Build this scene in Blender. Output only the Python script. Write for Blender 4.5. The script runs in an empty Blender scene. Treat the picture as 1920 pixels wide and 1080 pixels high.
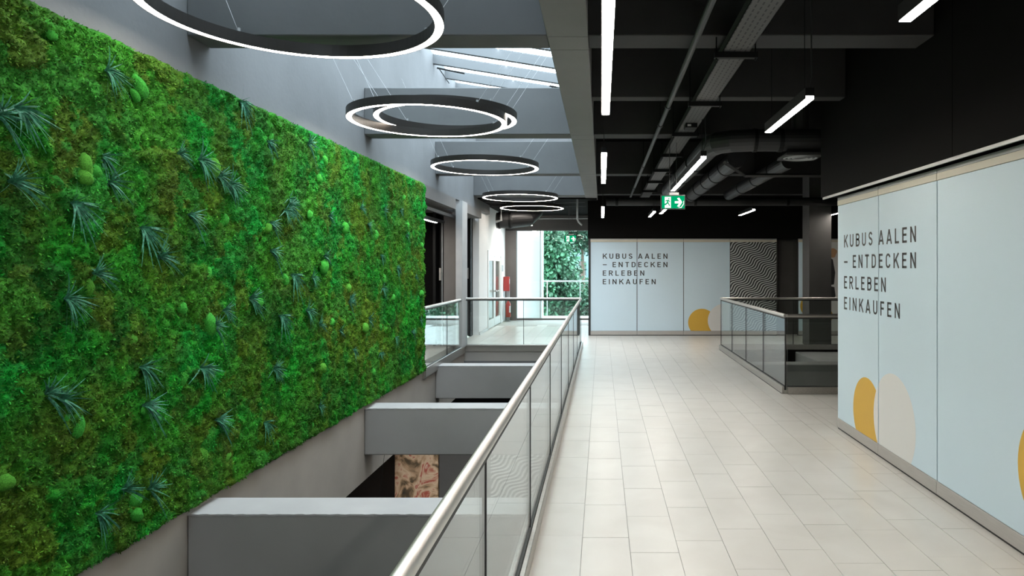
import bpy, math, random
import numpy as np

sc = bpy.context.scene
COL = sc.collection
PI = math.pi
random.seed(7)
rng = np.random.default_rng(11)

# ------------------------------------------------------------------ camera, world, exposure
F, VX, VY, EYE = 1280.0, 1128.0, 500.0, 1.75
cam_d = bpy.data.cameras.new('camera')
cam_d.lens = 24.0
cam_d.sensor_width = 36.0
cam_d.shift_x = -(VX - 960) / 1920
cam_d.shift_y = -(540 - VY) / 1920
cam_d.clip_start = 0.05
cam_d.clip_end = 300
cam = bpy.data.objects.new('camera', cam_d)
COL.objects.link(cam)
cam.location = (0, 0, EYE)
cam.rotation_euler = (PI / 2, 0, 0)
sc.camera = cam

SKY = 11.5
LAMP = 46.0
world = bpy.data.worlds.new('overcast_sky')
sc.world = world
world.use_nodes = True
bg = world.node_tree.nodes['Background']
bg.inputs['Color'].default_value = (0.76, 0.90, 1.0, 1)
bg.inputs['Strength'].default_value = SKY

def portal(loc, rot, sx, sy):
    d = bpy.data.lights.new('daylight_portal', 'AREA')
    d.shape = 'RECTANGLE'
    d.size, d.size_y = sx, sy
    d.cycles.is_portal = True
    o = bpy.data.objects.new('daylight_portal', d)
    COL.objects.link(o)
    o.location, o.rotation_euler = loc, rot
    return o
portal((-1.72, 10.2, 5.0), (0, 0, 0), 2.6, 12.8)                  # under the skylight, facing down
portal((-1.6, 22.2, 1.45), (-PI / 2, 0, 0), 2.9, 2.8)             # inside the far window, facing the room

sc.view_settings.view_transform = 'Standard'
sc.view_settings.look = 'None'
sc.view_settings.exposure = 0.45
sc.view_settings.gamma = 1.0
sc.view_settings.use_curve_mapping = False
cy = sc.cycles
cy.use_denoising = True
cy.max_bounces = 8
cy.diffuse_bounces = 4
cy.glossy_bounces = 4
cy.transmission_bounces = 4
cy.transparent_max_bounces = 24
cy.caustics_reflective = False
cy.caustics_refractive = False
cy.sample_clamp_indirect = 6.0

# ------------------------------------------------------------------ helpers
def P(px, py, z):                       # a measured pixel on a known height -> point
    y = F * (z - EYE) / (VY - py)
    return ((px - VX) * y / F, y, z)

def lin(r, g, b):
    f = lambda c: (c / 255 / 12.92) if c / 255 <= 0.04045 else ((c / 255 + 0.055) / 1.055) ** 2.4
    return (f(r), f(g), f(b), 1)

class MB:
    def __init__(s):
        s.v, s.f = [], []
    def quad(s, *p):
        n = len(s.v); s.v += [tuple(q) for q in p]; s.f.append(tuple(range(n, n + len(p)))); return s
    def box(s, x0, x1, y0, y1, z0, z1):
        n = len(s.v)
        s.v += [(x0, y0, z0), (x1, y0, z0), (x1, y1, z0), (x0, y1, z0), (x0, y0, z1), (x1, y0, z1), (x1, y1, z1), (x0, y1, z1)]
        s.f += [(n, n+3, n+2, n+1), (n+4, n+5, n+6, n+7), (n, n+1, n+5, n+4), (n+1, n+2, n+6, n+5), (n+2, n+3, n+7, n+6), (n+3, n, n+4, n+7)]
        return s
    def bbox(s, x0, x1, y0, y1, z0, z1, b=0.004):    # box with chamfered edges along its three axes
        c = []
        for (sx, sy, sz) in [(a, d, e) for e in (0, 1) for d in (0, 1) for a in (0, 1)]:
            X = (x0, x1)[sx]; Y = (y0, y1)[sy]; Z = (z0, z1)[sz]
            dx = b if sx == 0 else -b; dy = b if sy == 0 else -b; dz = b if sz == 0 else -b
            c.append([(X, Y + dy, Z + dz), (X + dx, Y, Z + dz), (X + dx, Y + dy, Z)])
        n = len(s.v)
        for q in c: s.v += q
        i = lambda sx, sy, sz, k: n + 3 * (sx + 2 * sy + 4 * sz) + k
        F_ = s.f
        for a in (0, 1):
            q = [i(a, 0, 0, 0), i(a, 1, 0, 0), i(a, 1, 1, 0), i(a, 0, 1, 0)]; F_.append(tuple(q if a else q[::-1]))
            q = [i(0, a, 0, 1), i(1, a, 0, 1), i(1, a, 1, 1), i(0, a, 1, 1)]; F_.append(tuple(q[::-1] if a else q))
            q = [i(0, 0, a, 2), i(1, 0, a, 2), i(1, 1, a, 2), i(0, 1, a, 2)]; F_.append(tuple(q if a else q[::-1]))
        for p in (0, 1):
            for q in (0, 1):
                F_.append((i(p, q, 0, 0), i(p, q, 1, 0), i(p, q, 1, 1), i(p, q, 0, 1)))
                F_.append((i(p, 0, q, 0), i(p, 1, q, 0), i(p, 1, q, 2), i(p, 0, q, 2)))
                F_.append((i(0, p, q, 1), i(1, p, q, 1), i(1, p, q, 2), i(0, p, q, 2)))
        for a in (0, 1):
            for d in (0, 1):
                for e in (0, 1): F_.append((i(a, d, e, 0), i(a, d, e, 1), i(a, d, e, 2)))
        return s
    def tube(s, pts, r, n=10, caps=True):
        pts = [np.array(p, float) for p in pts]
        rings = []
        up = np.array((0.0, 0.0, 1.0))
        for k, p in enumerate(pts):
            a = pts[max(k - 1, 0)]; b = pts[min(k + 1, len(pts) - 1)]
            d = (b - a) / np.linalg.norm(b - a)
            u = up if abs(d[2]) < 0.95 else np.array((1.0, 0, 0))
            x = np.cross(d, u); x /= np.linalg.norm(x); y = np.cross(x, d)
            rr = r[k] if isinstance(r, (list, tuple)) else r
            m = len(s.v)
            s.v += [tuple(p + rr * (math.cos(2 * PI * j / n) * x + math.sin(2 * PI * j / n) * y)) for j in range(n)]
            rings.append(m)
        for a, b in zip(rings, rings[1:]):
            for j in range(n):
                s.f.append((a + j, a + (j + 1) % n, b + (j + 1) % n, b + j))
        if caps:
            s.f.append(tuple(rings[0] + j for j in range(n))[::-1]); s.f.append(tuple(rings[-1] + j for j in range(n)))
        return s
    def lathe(s, c, prof, n=24):           # profile [(r, z)] round a vertical axis
        m = len(s.v)
        for (r, z) in prof:
            s.v += [(c[0] + r * math.cos(2 * PI * j / n), c[1] + r * math.sin(2 * PI * j / n), c[2] + z) for j in range(n)]
        for k in range(len(prof) - 1):
            for j in range(n):
                a, b = m + k * n, m + (k + 1) * n
                s.f.append((a + j, a + (j + 1) % n, b + (j + 1) % n, b + j))
        return s
    def poly(s, pts):
        n = len(s.v); s.v += [tuple(p) for p in pts]; s.f.append(tuple(range(n, n + len(pts)))); return s
    def mesh(s, name, mat, smooth=False):
        me = bpy.data.meshes.new(name)
        me.from_pydata(s.v, [], s.f); me.update()
        if mat: me.materials.append(mat)
        if smooth:
            me.polygons.foreach_set('use_smooth', [True] * len(me.polygons))
        return me
    def build(s, name, mat, parent=None, smooth=False, loc=None):
        return link(name, s.mesh(name, mat, smooth), parent, loc)

def link(name, me, parent=None, loc=None, rot=None):
    o = bpy.data.objects.new(name, me); COL.objects.link(o)
    if parent: o.parent = parent
    if loc: o.location = loc
    if rot: o.rotation_euler = rot
    return o

def tag(o, label=None, cat=None, group=None, kind=None):
    if label: o['label'] = label
    if cat: o['category'] = cat
    if group: o['group'] = group
    if kind: o['kind'] = kind
    return o

def empty(name, loc=(0, 0, 0), rz=0.0):
    o = bpy.data.objects.new(name, None); COL.objects.link(o)
    o.empty_display_size = 0.1
    o.location = loc; o.rotation_euler = (0, 0, rz)
    return o

# ------------------------------------------------------------------ materials
def mat(name, col, rough=0.6, metal=0.0, noise=0.0, nscale=4.0, bump=0.0, bscale=60.0, spec=0.5, aniso=None):
    m = bpy.data.materials.new(name); m.use_nodes = True
    nt = m.node_tree; b = nt.nodes['Principled BSDF']
    if len(col) == 3: col = (*col, 1)
    b.inputs['Base Color'].default_value = col
    b.inputs['Roughness'].default_value = rough
    b.inputs['Metallic'].default_value = metal
    b.inputs['Specular IOR Level'].default_value = spec
    tc = nt.nodes.new('ShaderNodeTexCoord')
    if noise:
        n = nt.nodes.new('ShaderNodeTexNoise'); n.inputs['Scale'].default_value = nscale; n.inputs['Detail'].default_value = 6
        mp = nt.nodes.new('ShaderNodeMapping')
        if aniso: mp.inputs['Scale'].default_value = aniso
        nt.links.new(tc.outputs['Object'], mp.inputs[0]); nt.links.new(mp.outputs[0], n.inputs['Vector'])
        mx = nt.nodes.new('ShaderNodeMix'); mx.data_type = 'RGBA'
        mx.inputs['A'].default_value = tuple(c * (1 - noise) for c in col[:3]) + (1,)
        mx.inputs['B'].default_value = tuple(min(1, c * (1 + noise)) for c in col[:3]) + (1,)
        cr = nt.nodes.new('ShaderNodeMapRange'); cr.inputs[1].default_value = 0.3; cr.inputs[2].default_value = 0.7
        nt.links.new(n.outputs['Fac'], cr.inputs[0]); nt.links.new(cr.outputs[0], mx.inputs['Factor'])
        nt.links.new(mx.outputs['Result'], b.inputs['Base Color'])
    if bump:
        n2 = nt.nodes.new('ShaderNodeTexNoise'); n2.inputs['Scale'].default_value = bscale; n2.inputs['Detail'].default_value = 4
        nt.links.new(tc.outputs['Object'], n2.inputs['Vector'])
        bp = nt.nodes.new('ShaderNodeBump'); bp.inputs['Strength'].default_value = bump; bp.inputs['Distance'].default_value = 0.01
        nt.links.new(n2.outputs['Fac'], bp.inputs['Height']); nt.links.new(bp.outputs[0], b.inputs['Normal'])
    return m

def emit(name, col, s):
    m = bpy.data.materials.new(name); m.use_nodes = True
    nt = m.node_tree; nt.nodes.clear()
    e = nt.nodes.new('ShaderNodeEmission'); e.inputs[0].default_value = (*col[:3], 1); e.inputs[1].default_value = s
    o = nt.nodes.new('ShaderNodeOutputMaterial'); nt.links.new(e.outputs[0], o.inputs[0])
    return m

def glass(name, tint, ior=1.5, gain=1.0):
    m = bpy.data.materials.new(name); m.use_nodes = True
    nt = m.node_tree; nt.nodes.clear()
    t = nt.nodes.new('ShaderNodeBsdfTransparent'); t.inputs[0].default_value = (*tint, 1)
    g = nt.nodes.new('ShaderNodeBsdfGlossy'); g.inputs['Roughness'].default_value = 0.0
    g.inputs['Color'].default_value = (gain, gain, gain, 1)
    geo = nt.nodes.new('ShaderNodeNewGeometry')
    mr = nt.nodes.new('ShaderNodeMapRange')
    mr.inputs[3].default_value = ior; mr.inputs[4].default_value = 1 / ior
    nt.links.new(geo.outputs['Backfacing'], mr.inputs[0])
    fr = nt.nodes.new('ShaderNodeFresnel'); nt.links.new(mr.outputs[0], fr.inputs['IOR'])
    mx = nt.nodes.new('ShaderNodeMixShader')
    o = nt.nodes.new('ShaderNodeOutputMaterial')
    nt.links.new(fr.outputs[0], mx.inputs[0]); nt.links.new(t.outputs[0], mx.inputs[1]); nt.links.new(g.outputs[0], mx.inputs[2])
    nt.links.new(mx.outputs[0], o.inputs[0])
    return m

M = dict(
    plaster=mat('grey_plaster', (0.172, 0.172, 0.175), 0.9, noise=0.10, nscale=1.3, bump=0.15, bscale=25),
    plaster_lit_warm=mat('lower_plaster_lit_warm', (0.33, 0.305, 0.275), 0.9, noise=0.10, nscale=1.6, bump=0.1, bscale=20),  # same wall as above; lighter, warmer colour imitates the different light down here
    beam=mat('beam_paint', (0.135, 0.136, 0.138), 0.85, noise=0.12, nscale=1.1, bump=0.12, bscale=18),
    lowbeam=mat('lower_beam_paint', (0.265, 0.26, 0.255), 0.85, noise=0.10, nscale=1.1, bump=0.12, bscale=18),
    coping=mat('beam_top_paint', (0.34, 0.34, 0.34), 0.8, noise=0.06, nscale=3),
    lintel=mat('lintel_paint', (0.13, 0.12, 0.115), 0.6, noise=0.05),
    edge=mat('edge_beam_paint', (0.21, 0.205, 0.20), 0.7, noise=0.06, nscale=2),
    darkbeam=mat('dark_beam_paint', (0.026, 0.025, 0.025), 0.75, noise=0.15, nscale=3),
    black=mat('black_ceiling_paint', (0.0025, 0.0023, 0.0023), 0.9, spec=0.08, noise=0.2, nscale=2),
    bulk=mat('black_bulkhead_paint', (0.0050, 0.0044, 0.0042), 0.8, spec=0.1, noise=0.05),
    duct=mat('dark_duct_metal', (0.030, 0.030, 0.031), 0.5, 0.3, noise=0.1, nscale=5),
    tray=mat('tray_metal', (0.06, 0.06, 0.06), 0.55, 0.3),
    blackmetal=mat('black_metal', (0.006, 0.006, 0.006), 0.55, 0.0, spec=0.2),
    pier=mat('pier_plaster', (0.34, 0.34, 0.34), 0.9, noise=0.05),
    ringmetal=mat('ring_body_metal', (0.022, 0.018, 0.015), 0.45, 0.2),
    steel=mat('brushed_steel', (0.66, 0.635, 0.60), 0.40, 1.0),
    steelbase=mat('matt_steel', (0.50, 0.48, 0.45), 0.38, 1.0, noise=0.12, nscale=12, aniso=(8, 0.6, 8)),
    plate=mat('plinth_aluminium', (0.46, 0.44, 0.42), 0.5, 0.35, noise=0.06, nscale=20, aniso=(0.3, 8, 8)),
    gasket=mat('rubber_gasket', (0.02, 0.02, 0.02), 0.6),
    panel=mat('pale_blue_laminate', (0.605, 0.745, 0.835), 0.42, noise=0.02, nscale=0.8),
    cream=mat('cream_strip', (0.62, 0.58, 0.48), 0.5),
    alu=mat('top_rail_aluminium', (0.40, 0.40, 0.39), 0.4, 0.5),
    ink=mat('black_print', (0.035, 0.035, 0.037), 0.5),
    yellow=mat('yellow_print', (0.66, 0.40, 0.055), 0.5),
    whiteprint=mat('white_print', (0.72, 0.72, 0.71), 0.5),
    column=mat('dark_column_paint', (0.075, 0.072, 0.070), 0.7, noise=0.05),
    darkwall=mat('dark_wall_paint', (0.075, 0.070, 0.067), 0.7, noise=0.05),
    white=mat('white_wall_paint', (0.86, 0.86, 0.86), 0.8, noise=0.02),
    whiteframe=mat('white_door_frame', (0.62, 0.63, 0.61), 0.4),
    beige=mat('beige_blind', (0.45, 0.38, 0.30), 0.8),
    red=mat('red_enamel', (0.35, 0.035, 0.03), 0.35),
    grey=mat('grey_steel_post', (0.35, 0.36, 0.36), 0.5, 0.3),
    rafter=mat('rafter_paint', (0.13, 0.135, 0.14), 0.6),
    lowfloor=mat('lower_floor', (0.18, 0.17, 0.16), 0.5),
    grout=mat('floor_grout', (0.36, 0.345, 0.32), 0.8),
    wire=mat('steel_wire', (0.5, 0.5, 0.5), 0.4, 0.8),
    bark=mat('tree_bark', (0.10, 0.07, 0.05), 0.9),
    ground=mat('outdoor_ground', (0.05, 0.065, 0.035), 0.9, noise=0.4, nscale=1.5),
    bluewall=mat('pale_blue_facade', (0.12, 0.20, 0.22), 0.7),
    roofred=mat('brick_facade', (0.10, 0.075, 0.06), 0.8),
    lamp=emit('lamp_diffuser', (1.0, 0.93, 0.84), LAMP),
    ringlamp=emit('ring_diffuser', (1.0, 0.91, 0.80), LAMP * 0.5),
    signgreen=emit('exit_sign_green', lin(0, 150, 95)[:3], 1.0),
    signwhite=emit('exit_sign_white', (1, 1, 1), 1.1),
    glass=glass('railing_glass', (0.93, 0.965, 0.955)),
    glassw=glass('window_glass', (0.91, 0.965, 0.96)),
    roofglass=glass('skylight_glass', (0.60, 0.63, 0.64)),
)

def tile_material():
    m = bpy.data.materials.new('porcelain_tile'); m.use_nodes = True
    nt = m.node_tree; b = nt.nodes['Principled BSDF']
    b.inputs['Roughness'].default_value = 0.30
    geo = nt.nodes.new('ShaderNodeNewGeometry')
    n = nt.nodes.new('ShaderNodeTexNoise'); n.inputs['Scale'].default_value = 2.6; n.inputs['Detail'].default_value = 7; n.inputs['Distortion'].default_value = 0.6
    nt.links.new(geo.outputs['Position'], n.inputs['Vector'])
    oi = nt.nodes.new('ShaderNodeObjectInfo')
    ad = nt.nodes.new('ShaderNodeMath'); ad.operation = 'MULTIPLY_ADD'; ad.inputs[1].default_value = 0.10
    nt.links.new(oi.outputs['Random'], ad.inputs[0]); nt.links.new(n.outputs['Fac'], ad.inputs[2])
    r = nt.nodes.new('ShaderNodeValToRGB')
    r.color_ramp.elements[0].position = 0.35; r.color_ramp.elements[0].color = (0.555, 0.525, 0.48, 1)
    r.color_ramp.elements[1].position = 0.95; r.color_ramp.elements[1].color = (0.635, 0.61, 0.565, 1)
    nt.links.new(ad.outputs[0], r.inputs[0]); nt.links.new(r.outputs[0], b.inputs['Base Color'])
    return m
M['tile'] = tile_material()

def wave_material():
    m = bpy.data.materials.new('wavy_line_print'); m.use_nodes = True
    nt = m.node_tree; b = nt.nodes['Principled BSDF']; b.inputs['Roughness'].default_value = 0.5
    tc = nt.nodes.new('ShaderNodeTexCoord'); sp = nt.nodes.new('ShaderNodeSeparateXYZ')
    nt.links.new(tc.outputs['Object'], sp.inputs[0])
    def math_(op, a, bb=None):
        k = nt.nodes.new('ShaderNodeMath'); k.operation = op
        for i, q in enumerate((a, bb)):
            if q is None: continue
            if isinstance(q, (int, float)): k.inputs[i].default_value = q
            else: nt.links.new(q, k.inputs[i])
        return k.outputs[0]
    x, z = sp.outputs[0], sp.outputs[2]
    p = math_('ADD', math_('MULTIPLY', x, 0.6), math_('MULTIPLY', z, 0.8))
    r = math_('SUBTRACT', math_('MULTIPLY', x, 0.8), math_('MULTIPLY', z, 0.6))
    wob = math_('MULTIPLY', math_('SINE', math_('MULTIPLY', p, 15.0)), 0.042)
    s = math_('SUBTRACT', math_('SUBTRACT', r, math_('MULTIPLY', p, 0.34)), wob)
    st = math_('SINE', math_('MULTIPLY', s, 2 * PI / 0.066))
    fac = math_('GREATER_THAN', st, 0.15)
    mx = nt.nodes.new('ShaderNodeMix'); mx.data_type = 'RGBA'
    mx.inputs['A'].default_value = (0.02, 0.02, 0.02, 1); mx.inputs['B'].default_value = (0.55, 0.57, 0.55, 1)
    nt.links.new(fac, mx.inputs['Factor']); nt.links.new(mx.outputs['Result'], b.inputs['Base Color'])
    return m
M['wave'] = wave_material()

def poster_material():
    m = bpy.data.materials.new('floral_poster_print'); m.use_nodes = True
    nt = m.node_tree; b = nt.nodes['Principled BSDF']; b.inputs['Roughness'].default_value = 0.5
    tc = nt.nodes.new('ShaderNodeTexCoord')
    n = nt.nodes.new('ShaderNodeTexNoise'); n.inputs['Scale'].default_value = 3.4; n.inputs['Detail'].default_value = 5; n.inputs['Distortion'].default_value = 1.6
    nt.links.new(tc.outputs['Object'], n.inputs['Vector'])
    r = nt.nodes.new('ShaderNodeValToRGB')
    e = r.color_ramp.elements
    e[0].position = 0.30; e[0].color = (0.02, 0.016, 0.01, 1)
    e[1].position = 0.72; e[1].color = (0.75, 0.62, 0.50, 1)
    for p, c in ((0.42, (0.10, 0.065, 0.03, 1)), (0.50, (0.42, 0.26, 0.15, 1)), (0.58, (0.60, 0.44, 0.30, 1)), (0.65, (0.35, 0.04, 0.02, 1))):
        k = e.new(p); k.color = c
    nt.links.new(n.outputs['Fac'], r.inputs[0]); nt.links.new(r.outputs[0], b.inputs['Base Color'])
    return m
M['poster'] = poster_material()

def tray_material():
    m = mat('perforated_tray', (0.075, 0.074, 0.073), 0.6, 0.2)
    nt = m.node_tree; b = nt.nodes['Principled BSDF']
    tc = nt.nodes.new('ShaderNodeTexCoord')
    mp = nt.nodes.new('ShaderNodeMapping'); mp.inputs['Rotation'].default_value = (0, 0, PI / 2)
    br = nt.nodes.new('ShaderNodeTexBrick')
    br.inputs['Color1'].default_value = (0.012, 0.012, 0.012, 1); br.inputs['Color2'].default_value = (0.012, 0.012, 0.012, 1)
    br.inputs['Mortar'].default_value = (0.08, 0.078, 0.076, 1)
    br.inputs['Scale'].default_value = 1.0; br.inputs['Brick Width'].default_value = 0.075; br.inputs['Row Height'].default_value = 0.04
    br.inputs['Mortar Size'].default_value = 0.0155
    nt.links.new(tc.outputs['Object'], mp.inputs[0]); nt.links.new(mp.outputs[0], br.inputs['Vector'])
    nt.links.new(br.outputs['Color'], b.inputs['Base Color'])
    return m
M['perf'] = tray_material()

# ------------------------------------------------------------------ levels and plan
XW = -3.05            # left wall face
XE = -0.42            # walkway edge above the atrium
YV = 15.15            # far end of the atrium
XS = 2.555            # storefront wall beside the walkway
YS = 17.36            # far storefront
BEAMY = (5.02, 8.77, 12.52)
ZB, ZT = 3.45, 4.05   # upper beams
YWIN = 22.4
YBACK = -6.0

# ------------------------------------------------------------------ floor with its tiles
fl = MB()
HX0, HX1, HY0, HY1 = 2.48, 7.2, 9.42, 14.45
FLOOR = [(XE, HX0, YBACK, YWIN), (HX0, 11, YBACK, HY0), (HX0, 11, HY1, YWIN), (HX1, 11, HY0, HY1), (-3.3, XE, YV, YWIN)]
for a in FLOOR: fl.box(a[0], a[1], a[2], a[3], -0.34, -0.008)
floor = tag(fl.build('floor', M['grout']), 'light grey tiled walkway floor beside the atrium', kind='structure')
TW, TL, G = 0.2985, 0.604, 0.0035
OFF = {0: 4.41, 1: 4.178, 2: 4.36, 3: 3.95, 4: 4.22}
cells = []
for k in range(-11, 37):
    x0 = -0.123 + k * TW
    off = OFF.get(k, rng.uniform(0, TL))
    for r in range(-18, 40):
        y0 = off + (r - 7) * TL
        for (a, b_, c, d) in FLOOR:
            X0, X1, Y0, Y1 = max(x0, a), min(x0 + TW, b_), max(y0, c), min(y0 + TL, d)
            if X1 - X0 > 0.02 and Y1 - Y0 > 0.02:
                cells.append((X0 + G / 2, X1 - G / 2, Y0 + G / 2, Y1 - G / 2))
def seen(c):
    x, y = (c[0] + c[1]) / 2, (c[2] + c[3]) / 2
    if y < 3.3 or y > YS: return False
    if x > XS and y < 7.39: return False
    px, py = VX + x * F / y, VY + EYE * F / y
    if x < XE and y < YV: return False
    return -20 < px < 1940 and py < 1110
near = sorted([c for c in cells if seen(c)], key=lambda c: c[3])
near_set = set(near[:300])
shared = {}
for c in near[:300]:
    w, l = round(c[1] - c[0], 4), round(c[3] - c[2], 4)
    if (w, l) not in shared:
        shared[(w, l)] = MB().box(0, w, 0, l, -0.008, 0).mesh('tile', M['tile'])
    link('tile', shared[(w, l)], floor, (c[0], c[2], rng.uniform(-0.0006, 0.0004)))
tf = MB()
for c in cells:
    if c not in near_set: tf.box(c[0], c[1], c[2], c[3], -0.008, 0)
tag(tf.build('distant_tiles', M['tile'], floor), kind='stuff')

# metal edge of the slab at the far end of the atrium
slab_edge = tag(MB().box(XW, XE, YV - 0.02, YV, -0.13, 0.004).build('trim_1', M['steelbase']), 'pale metal edging of the floor at the far end of the atrium', kind='structure')
tag(MB().box(XW - 0.2, XE, YV, YV + 0.3, -0.75, -0.34).build('trim_2', M['beam']), 'grey slab face at the far end of the atrium', kind='structure')

# ------------------------------------------------------------------ left wall
wl = MB()
wl.box(XW - 0.25, XW, YBACK, 11.62, 0.0, 3.17)
wl.box(XW - 0.25, XW + 0.0, YBACK, 18.6, 3.17, 5.62)
tag(wl.build('wall_left', M['plaster']), 'grey plastered atrium wall behind and above the moss', kind='structure')
wl = MB().box(XW - 0.25, XW, YBACK, 11.62, -1.0, 0.0).box(XW - 0.25, XW, 11.62, YV + 0.3, -1.0, -0.16)
tag(wl.build('wall_left_lower', M['plaster_lit_warm']), 'grey plaster wall, tinted for warmer light, below the moss and the short railing', kind='structure')
tag(MB().box(XW - 0.02, XW + 0.03, 11.62, YV, -0.16, 0.004).build('trim_3', M['steelbase']), 'steel floor edging under the short glass railing', kind='structure')
# openings beyond the moss: lintels, pier, shop recess
tag(MB().box(XW - 0.25, XW + 0.005, 11.62, 14.25, 2.95, 3.17).build('trim_4', M['lintel']), 'dark grey lintel over the opening beside the moss', kind='structure')
tag(MB().box(XW - 0.25, XW + 0.005, 15.2, 17.3, 2.97, 3.17).build('trim_5', M['lintel']), 'dark grey lintel over the second opening', kind='structure')
tag(MB().box(-3.13, -2.99, 14.65, 15.2, 0.0, 3.17).build('wall_pier', M['pier']), 'narrow light grey pier at the end of the short railing', kind='structure')
shop = tag(empty('shop_recess', (-5, 14, 0)), 'dark shop entrance recess seen past the edge of the moss', kind='structure')
def child(mb, name, m, par):
    o = mb.build(name, m, par); o.location = tuple(-c for c in par.location); return o
child(MB().box(-8, -3.3, 11.62, 15.6, -0.3, 0.0), 'floor_slab', M['tile'], shop)
child(MB().box(-8, XW - 0.25, 11.42, 17.6, 2.95, 3.1), 'soffit', M['darkwall'], shop)
child(MB().box(-8, -3.13, 15.6, 15.75, 0, 2.95), 'back_panel', M['darkwall'], shop)
child(MB().box(-8, -7.9, 11.4, 15.6, 0, 2.95), 'side_panel', M['darkwall'], shop)
child(MB().box(-8, -3.05, 11.44, 11.62, 0, 2.95), 'side_panel', M['darkwall'], shop)
child(MB().box(-3.47, -3.14, 15.0, 15.2, 0, 2.95), 'grey_panel', M['lintel'], shop)
child(MB().box(-3.98, -3.72, 15.3, 15.55, 0, 2.6), 'grey_panel', M['lintel'], shop)
for x0, x1 in ((-3.56, -3.47), (-3.72, -3.66)):
    child(MB().box(x0, x1, 15.05, 15.2, 0, 2.95), 'door_track', M['blackmetal'], shop)
child(MB().box(-3.52, -3.50, 15.02, 15.05, 0, 2.75), 'door_edge', M['grey'], shop)
child(MB().box(-3.57, -3.53, 15.0, 15.05, 1.45, 1.72), 'door_handle', M['steel'], shop)
child(MB().box(XW - 0.2, XW - 0.14, 11.7, 15.0, 2.80, 2.86), 'ceiling_track', M['duct'], shop)
child(MB().box(XW - 0.45, XW - 0.40, 11.7, 15.0, 2.70, 2.76), 'ceiling_track', M['duct'], shop)
child(MB().box(-3.95, -3.86, 14.0, 14.1, 0, 2.15), 'door_leaf', M['cream'], shop)
rec2 = tag(empty('shop_recess', (-3.5, 16.4, 0)), 'black recess between the grey pier and the white wall', kind='structure')
child(MB().box(-3.9, -3.85, 15.75, 17.5, 0, 2.97), 'back_panel', M['black'], rec2)
child(MB().box(-3.9, -3.3, 17.3, 17.5, 0, 2.97), 'side_panel', M['blackmetal'], rec2)
child(MB().box(-3.34, -3.28, 17.1, 17.3, 0, 2.97), 'door_track', M['blackmetal'], rec2)
child(MB().box(-3.36, -3.33, 17.06, 17.1, 1.45, 1.72), 'door_handle', M['steel'], rec2)
child(MB().box(-4.0, -3.13, 15.2, 15.6, 0, 2.97), 'side_panel', M['black'], rec2)

# white wall with the double door, far left
ww = MB()
ww.box(-3.36, -3.14, 17.5, 18.8, 0, 3.45)
ww.box(-3.36, -3.14, 21.3, YWIN, 0, 3.45)
ww.box(-3.36, -3.14, 18.8, 21.3, 2.2, 3.45)
tag(ww.build('wall_far_left', M['white']), 'white wall with the double door beyond the atrium', kind='structure')
tag(MB().box(-3.14, -3.125, 17.5, 18.8, 0, 0.07).build('baseboard_left', M['plate']), 'pale skirting strip at the foot of the white wall', kind='structure')
door = tag(empty('door_1', (-3.2, 20.05, 0)), 'white framed glazed double door in the white wall', kind='structure')
child(MB().box(-3.20, -3.12, 18.8, 18.9, 0, 2.2).box(-3.20, -3.12, 21.2, 21.3, 0, 2.2).box(-3.20, -3.12, 18.9, 21.2, 2.06, 2.2), 'door_frame', M['whiteframe'], door)
for y0, y1, hy in ((18.9, 20.04, 19.9), (20.06, 21.2, 20.2)):
    lf = child(MB().box(-3.19, -3.14, y0, y0 + 0.16, 0.02, 2.06).box(-3.19, -3.14, y1 - 0.16, y1, 0.02, 2.06)
               .box(-3.19, -3.14, y0 + 0.16, y1 - 0.16, 0.02, 0.25).box(-3.19, -3.14, y0 + 0.16, y1 - 0.16, 1.92, 2.06), 'door_leaf', M['whiteframe'], door)
    MB().box(-3.17, -3.16, y0 + 0.16, y1 - 0.16, 0.25, 1.92).build('pane', M['glassw'], lf)
    MB().box(-3.145, -3.06, hy - 0.02, hy + 0.02, 1.02, 1.06).box(-3.08, -3.06, hy - 0.02, hy + 0.12, 1.02, 1.05).build('handle', M['steel'], lf)
child(MB().box(-3.5, -3.42, 18.5, 21.6, 0, 2.3), 'blind', M['beige'], door)

# ------------------------------------------------------------------ atrium beams, upper and lower
for i, y in enumerate(BEAMY + (16.27,)):
    tag(MB().bbox(XW, -0.40, y, y + 0.30, ZB, ZT, 0.008).build('atrium_beam', M['beam']),
        ('nearest', 'second', 'third', 'farthest')[i] + ' grey cross beam under the skylight', kind='structure')
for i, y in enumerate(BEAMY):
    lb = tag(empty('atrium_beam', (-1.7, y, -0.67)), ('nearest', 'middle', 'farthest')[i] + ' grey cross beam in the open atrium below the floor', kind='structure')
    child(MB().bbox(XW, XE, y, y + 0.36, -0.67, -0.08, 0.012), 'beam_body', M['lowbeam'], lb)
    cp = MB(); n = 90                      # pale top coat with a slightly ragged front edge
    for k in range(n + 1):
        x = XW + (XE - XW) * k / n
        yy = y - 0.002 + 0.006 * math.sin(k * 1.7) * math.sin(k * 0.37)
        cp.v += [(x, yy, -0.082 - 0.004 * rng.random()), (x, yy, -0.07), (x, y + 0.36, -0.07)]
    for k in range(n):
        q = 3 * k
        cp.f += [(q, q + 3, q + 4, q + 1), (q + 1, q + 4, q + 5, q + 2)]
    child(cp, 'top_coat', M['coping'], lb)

# edge beam between atrium and walkway ceiling, with joints
eb = tag(empty('edge_beam', (-0.25, 5, ZB)), 'grey edge beam between the skylight and the dark ceiling', kind='structure')
ys = [YBACK, -2.43, 1.3] + [q for y in BEAMY for q in (y, y + 0.30)] + [16.27, YS]
for a, b_ in zip(ys, ys[1:]):
    child(MB().bbox(-0.40, -0.10, a + 0.004, b_ - 0.004, ZB - 0.01, ZT, 0.004), 'beam_segment', M['edge'], eb)

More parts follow.
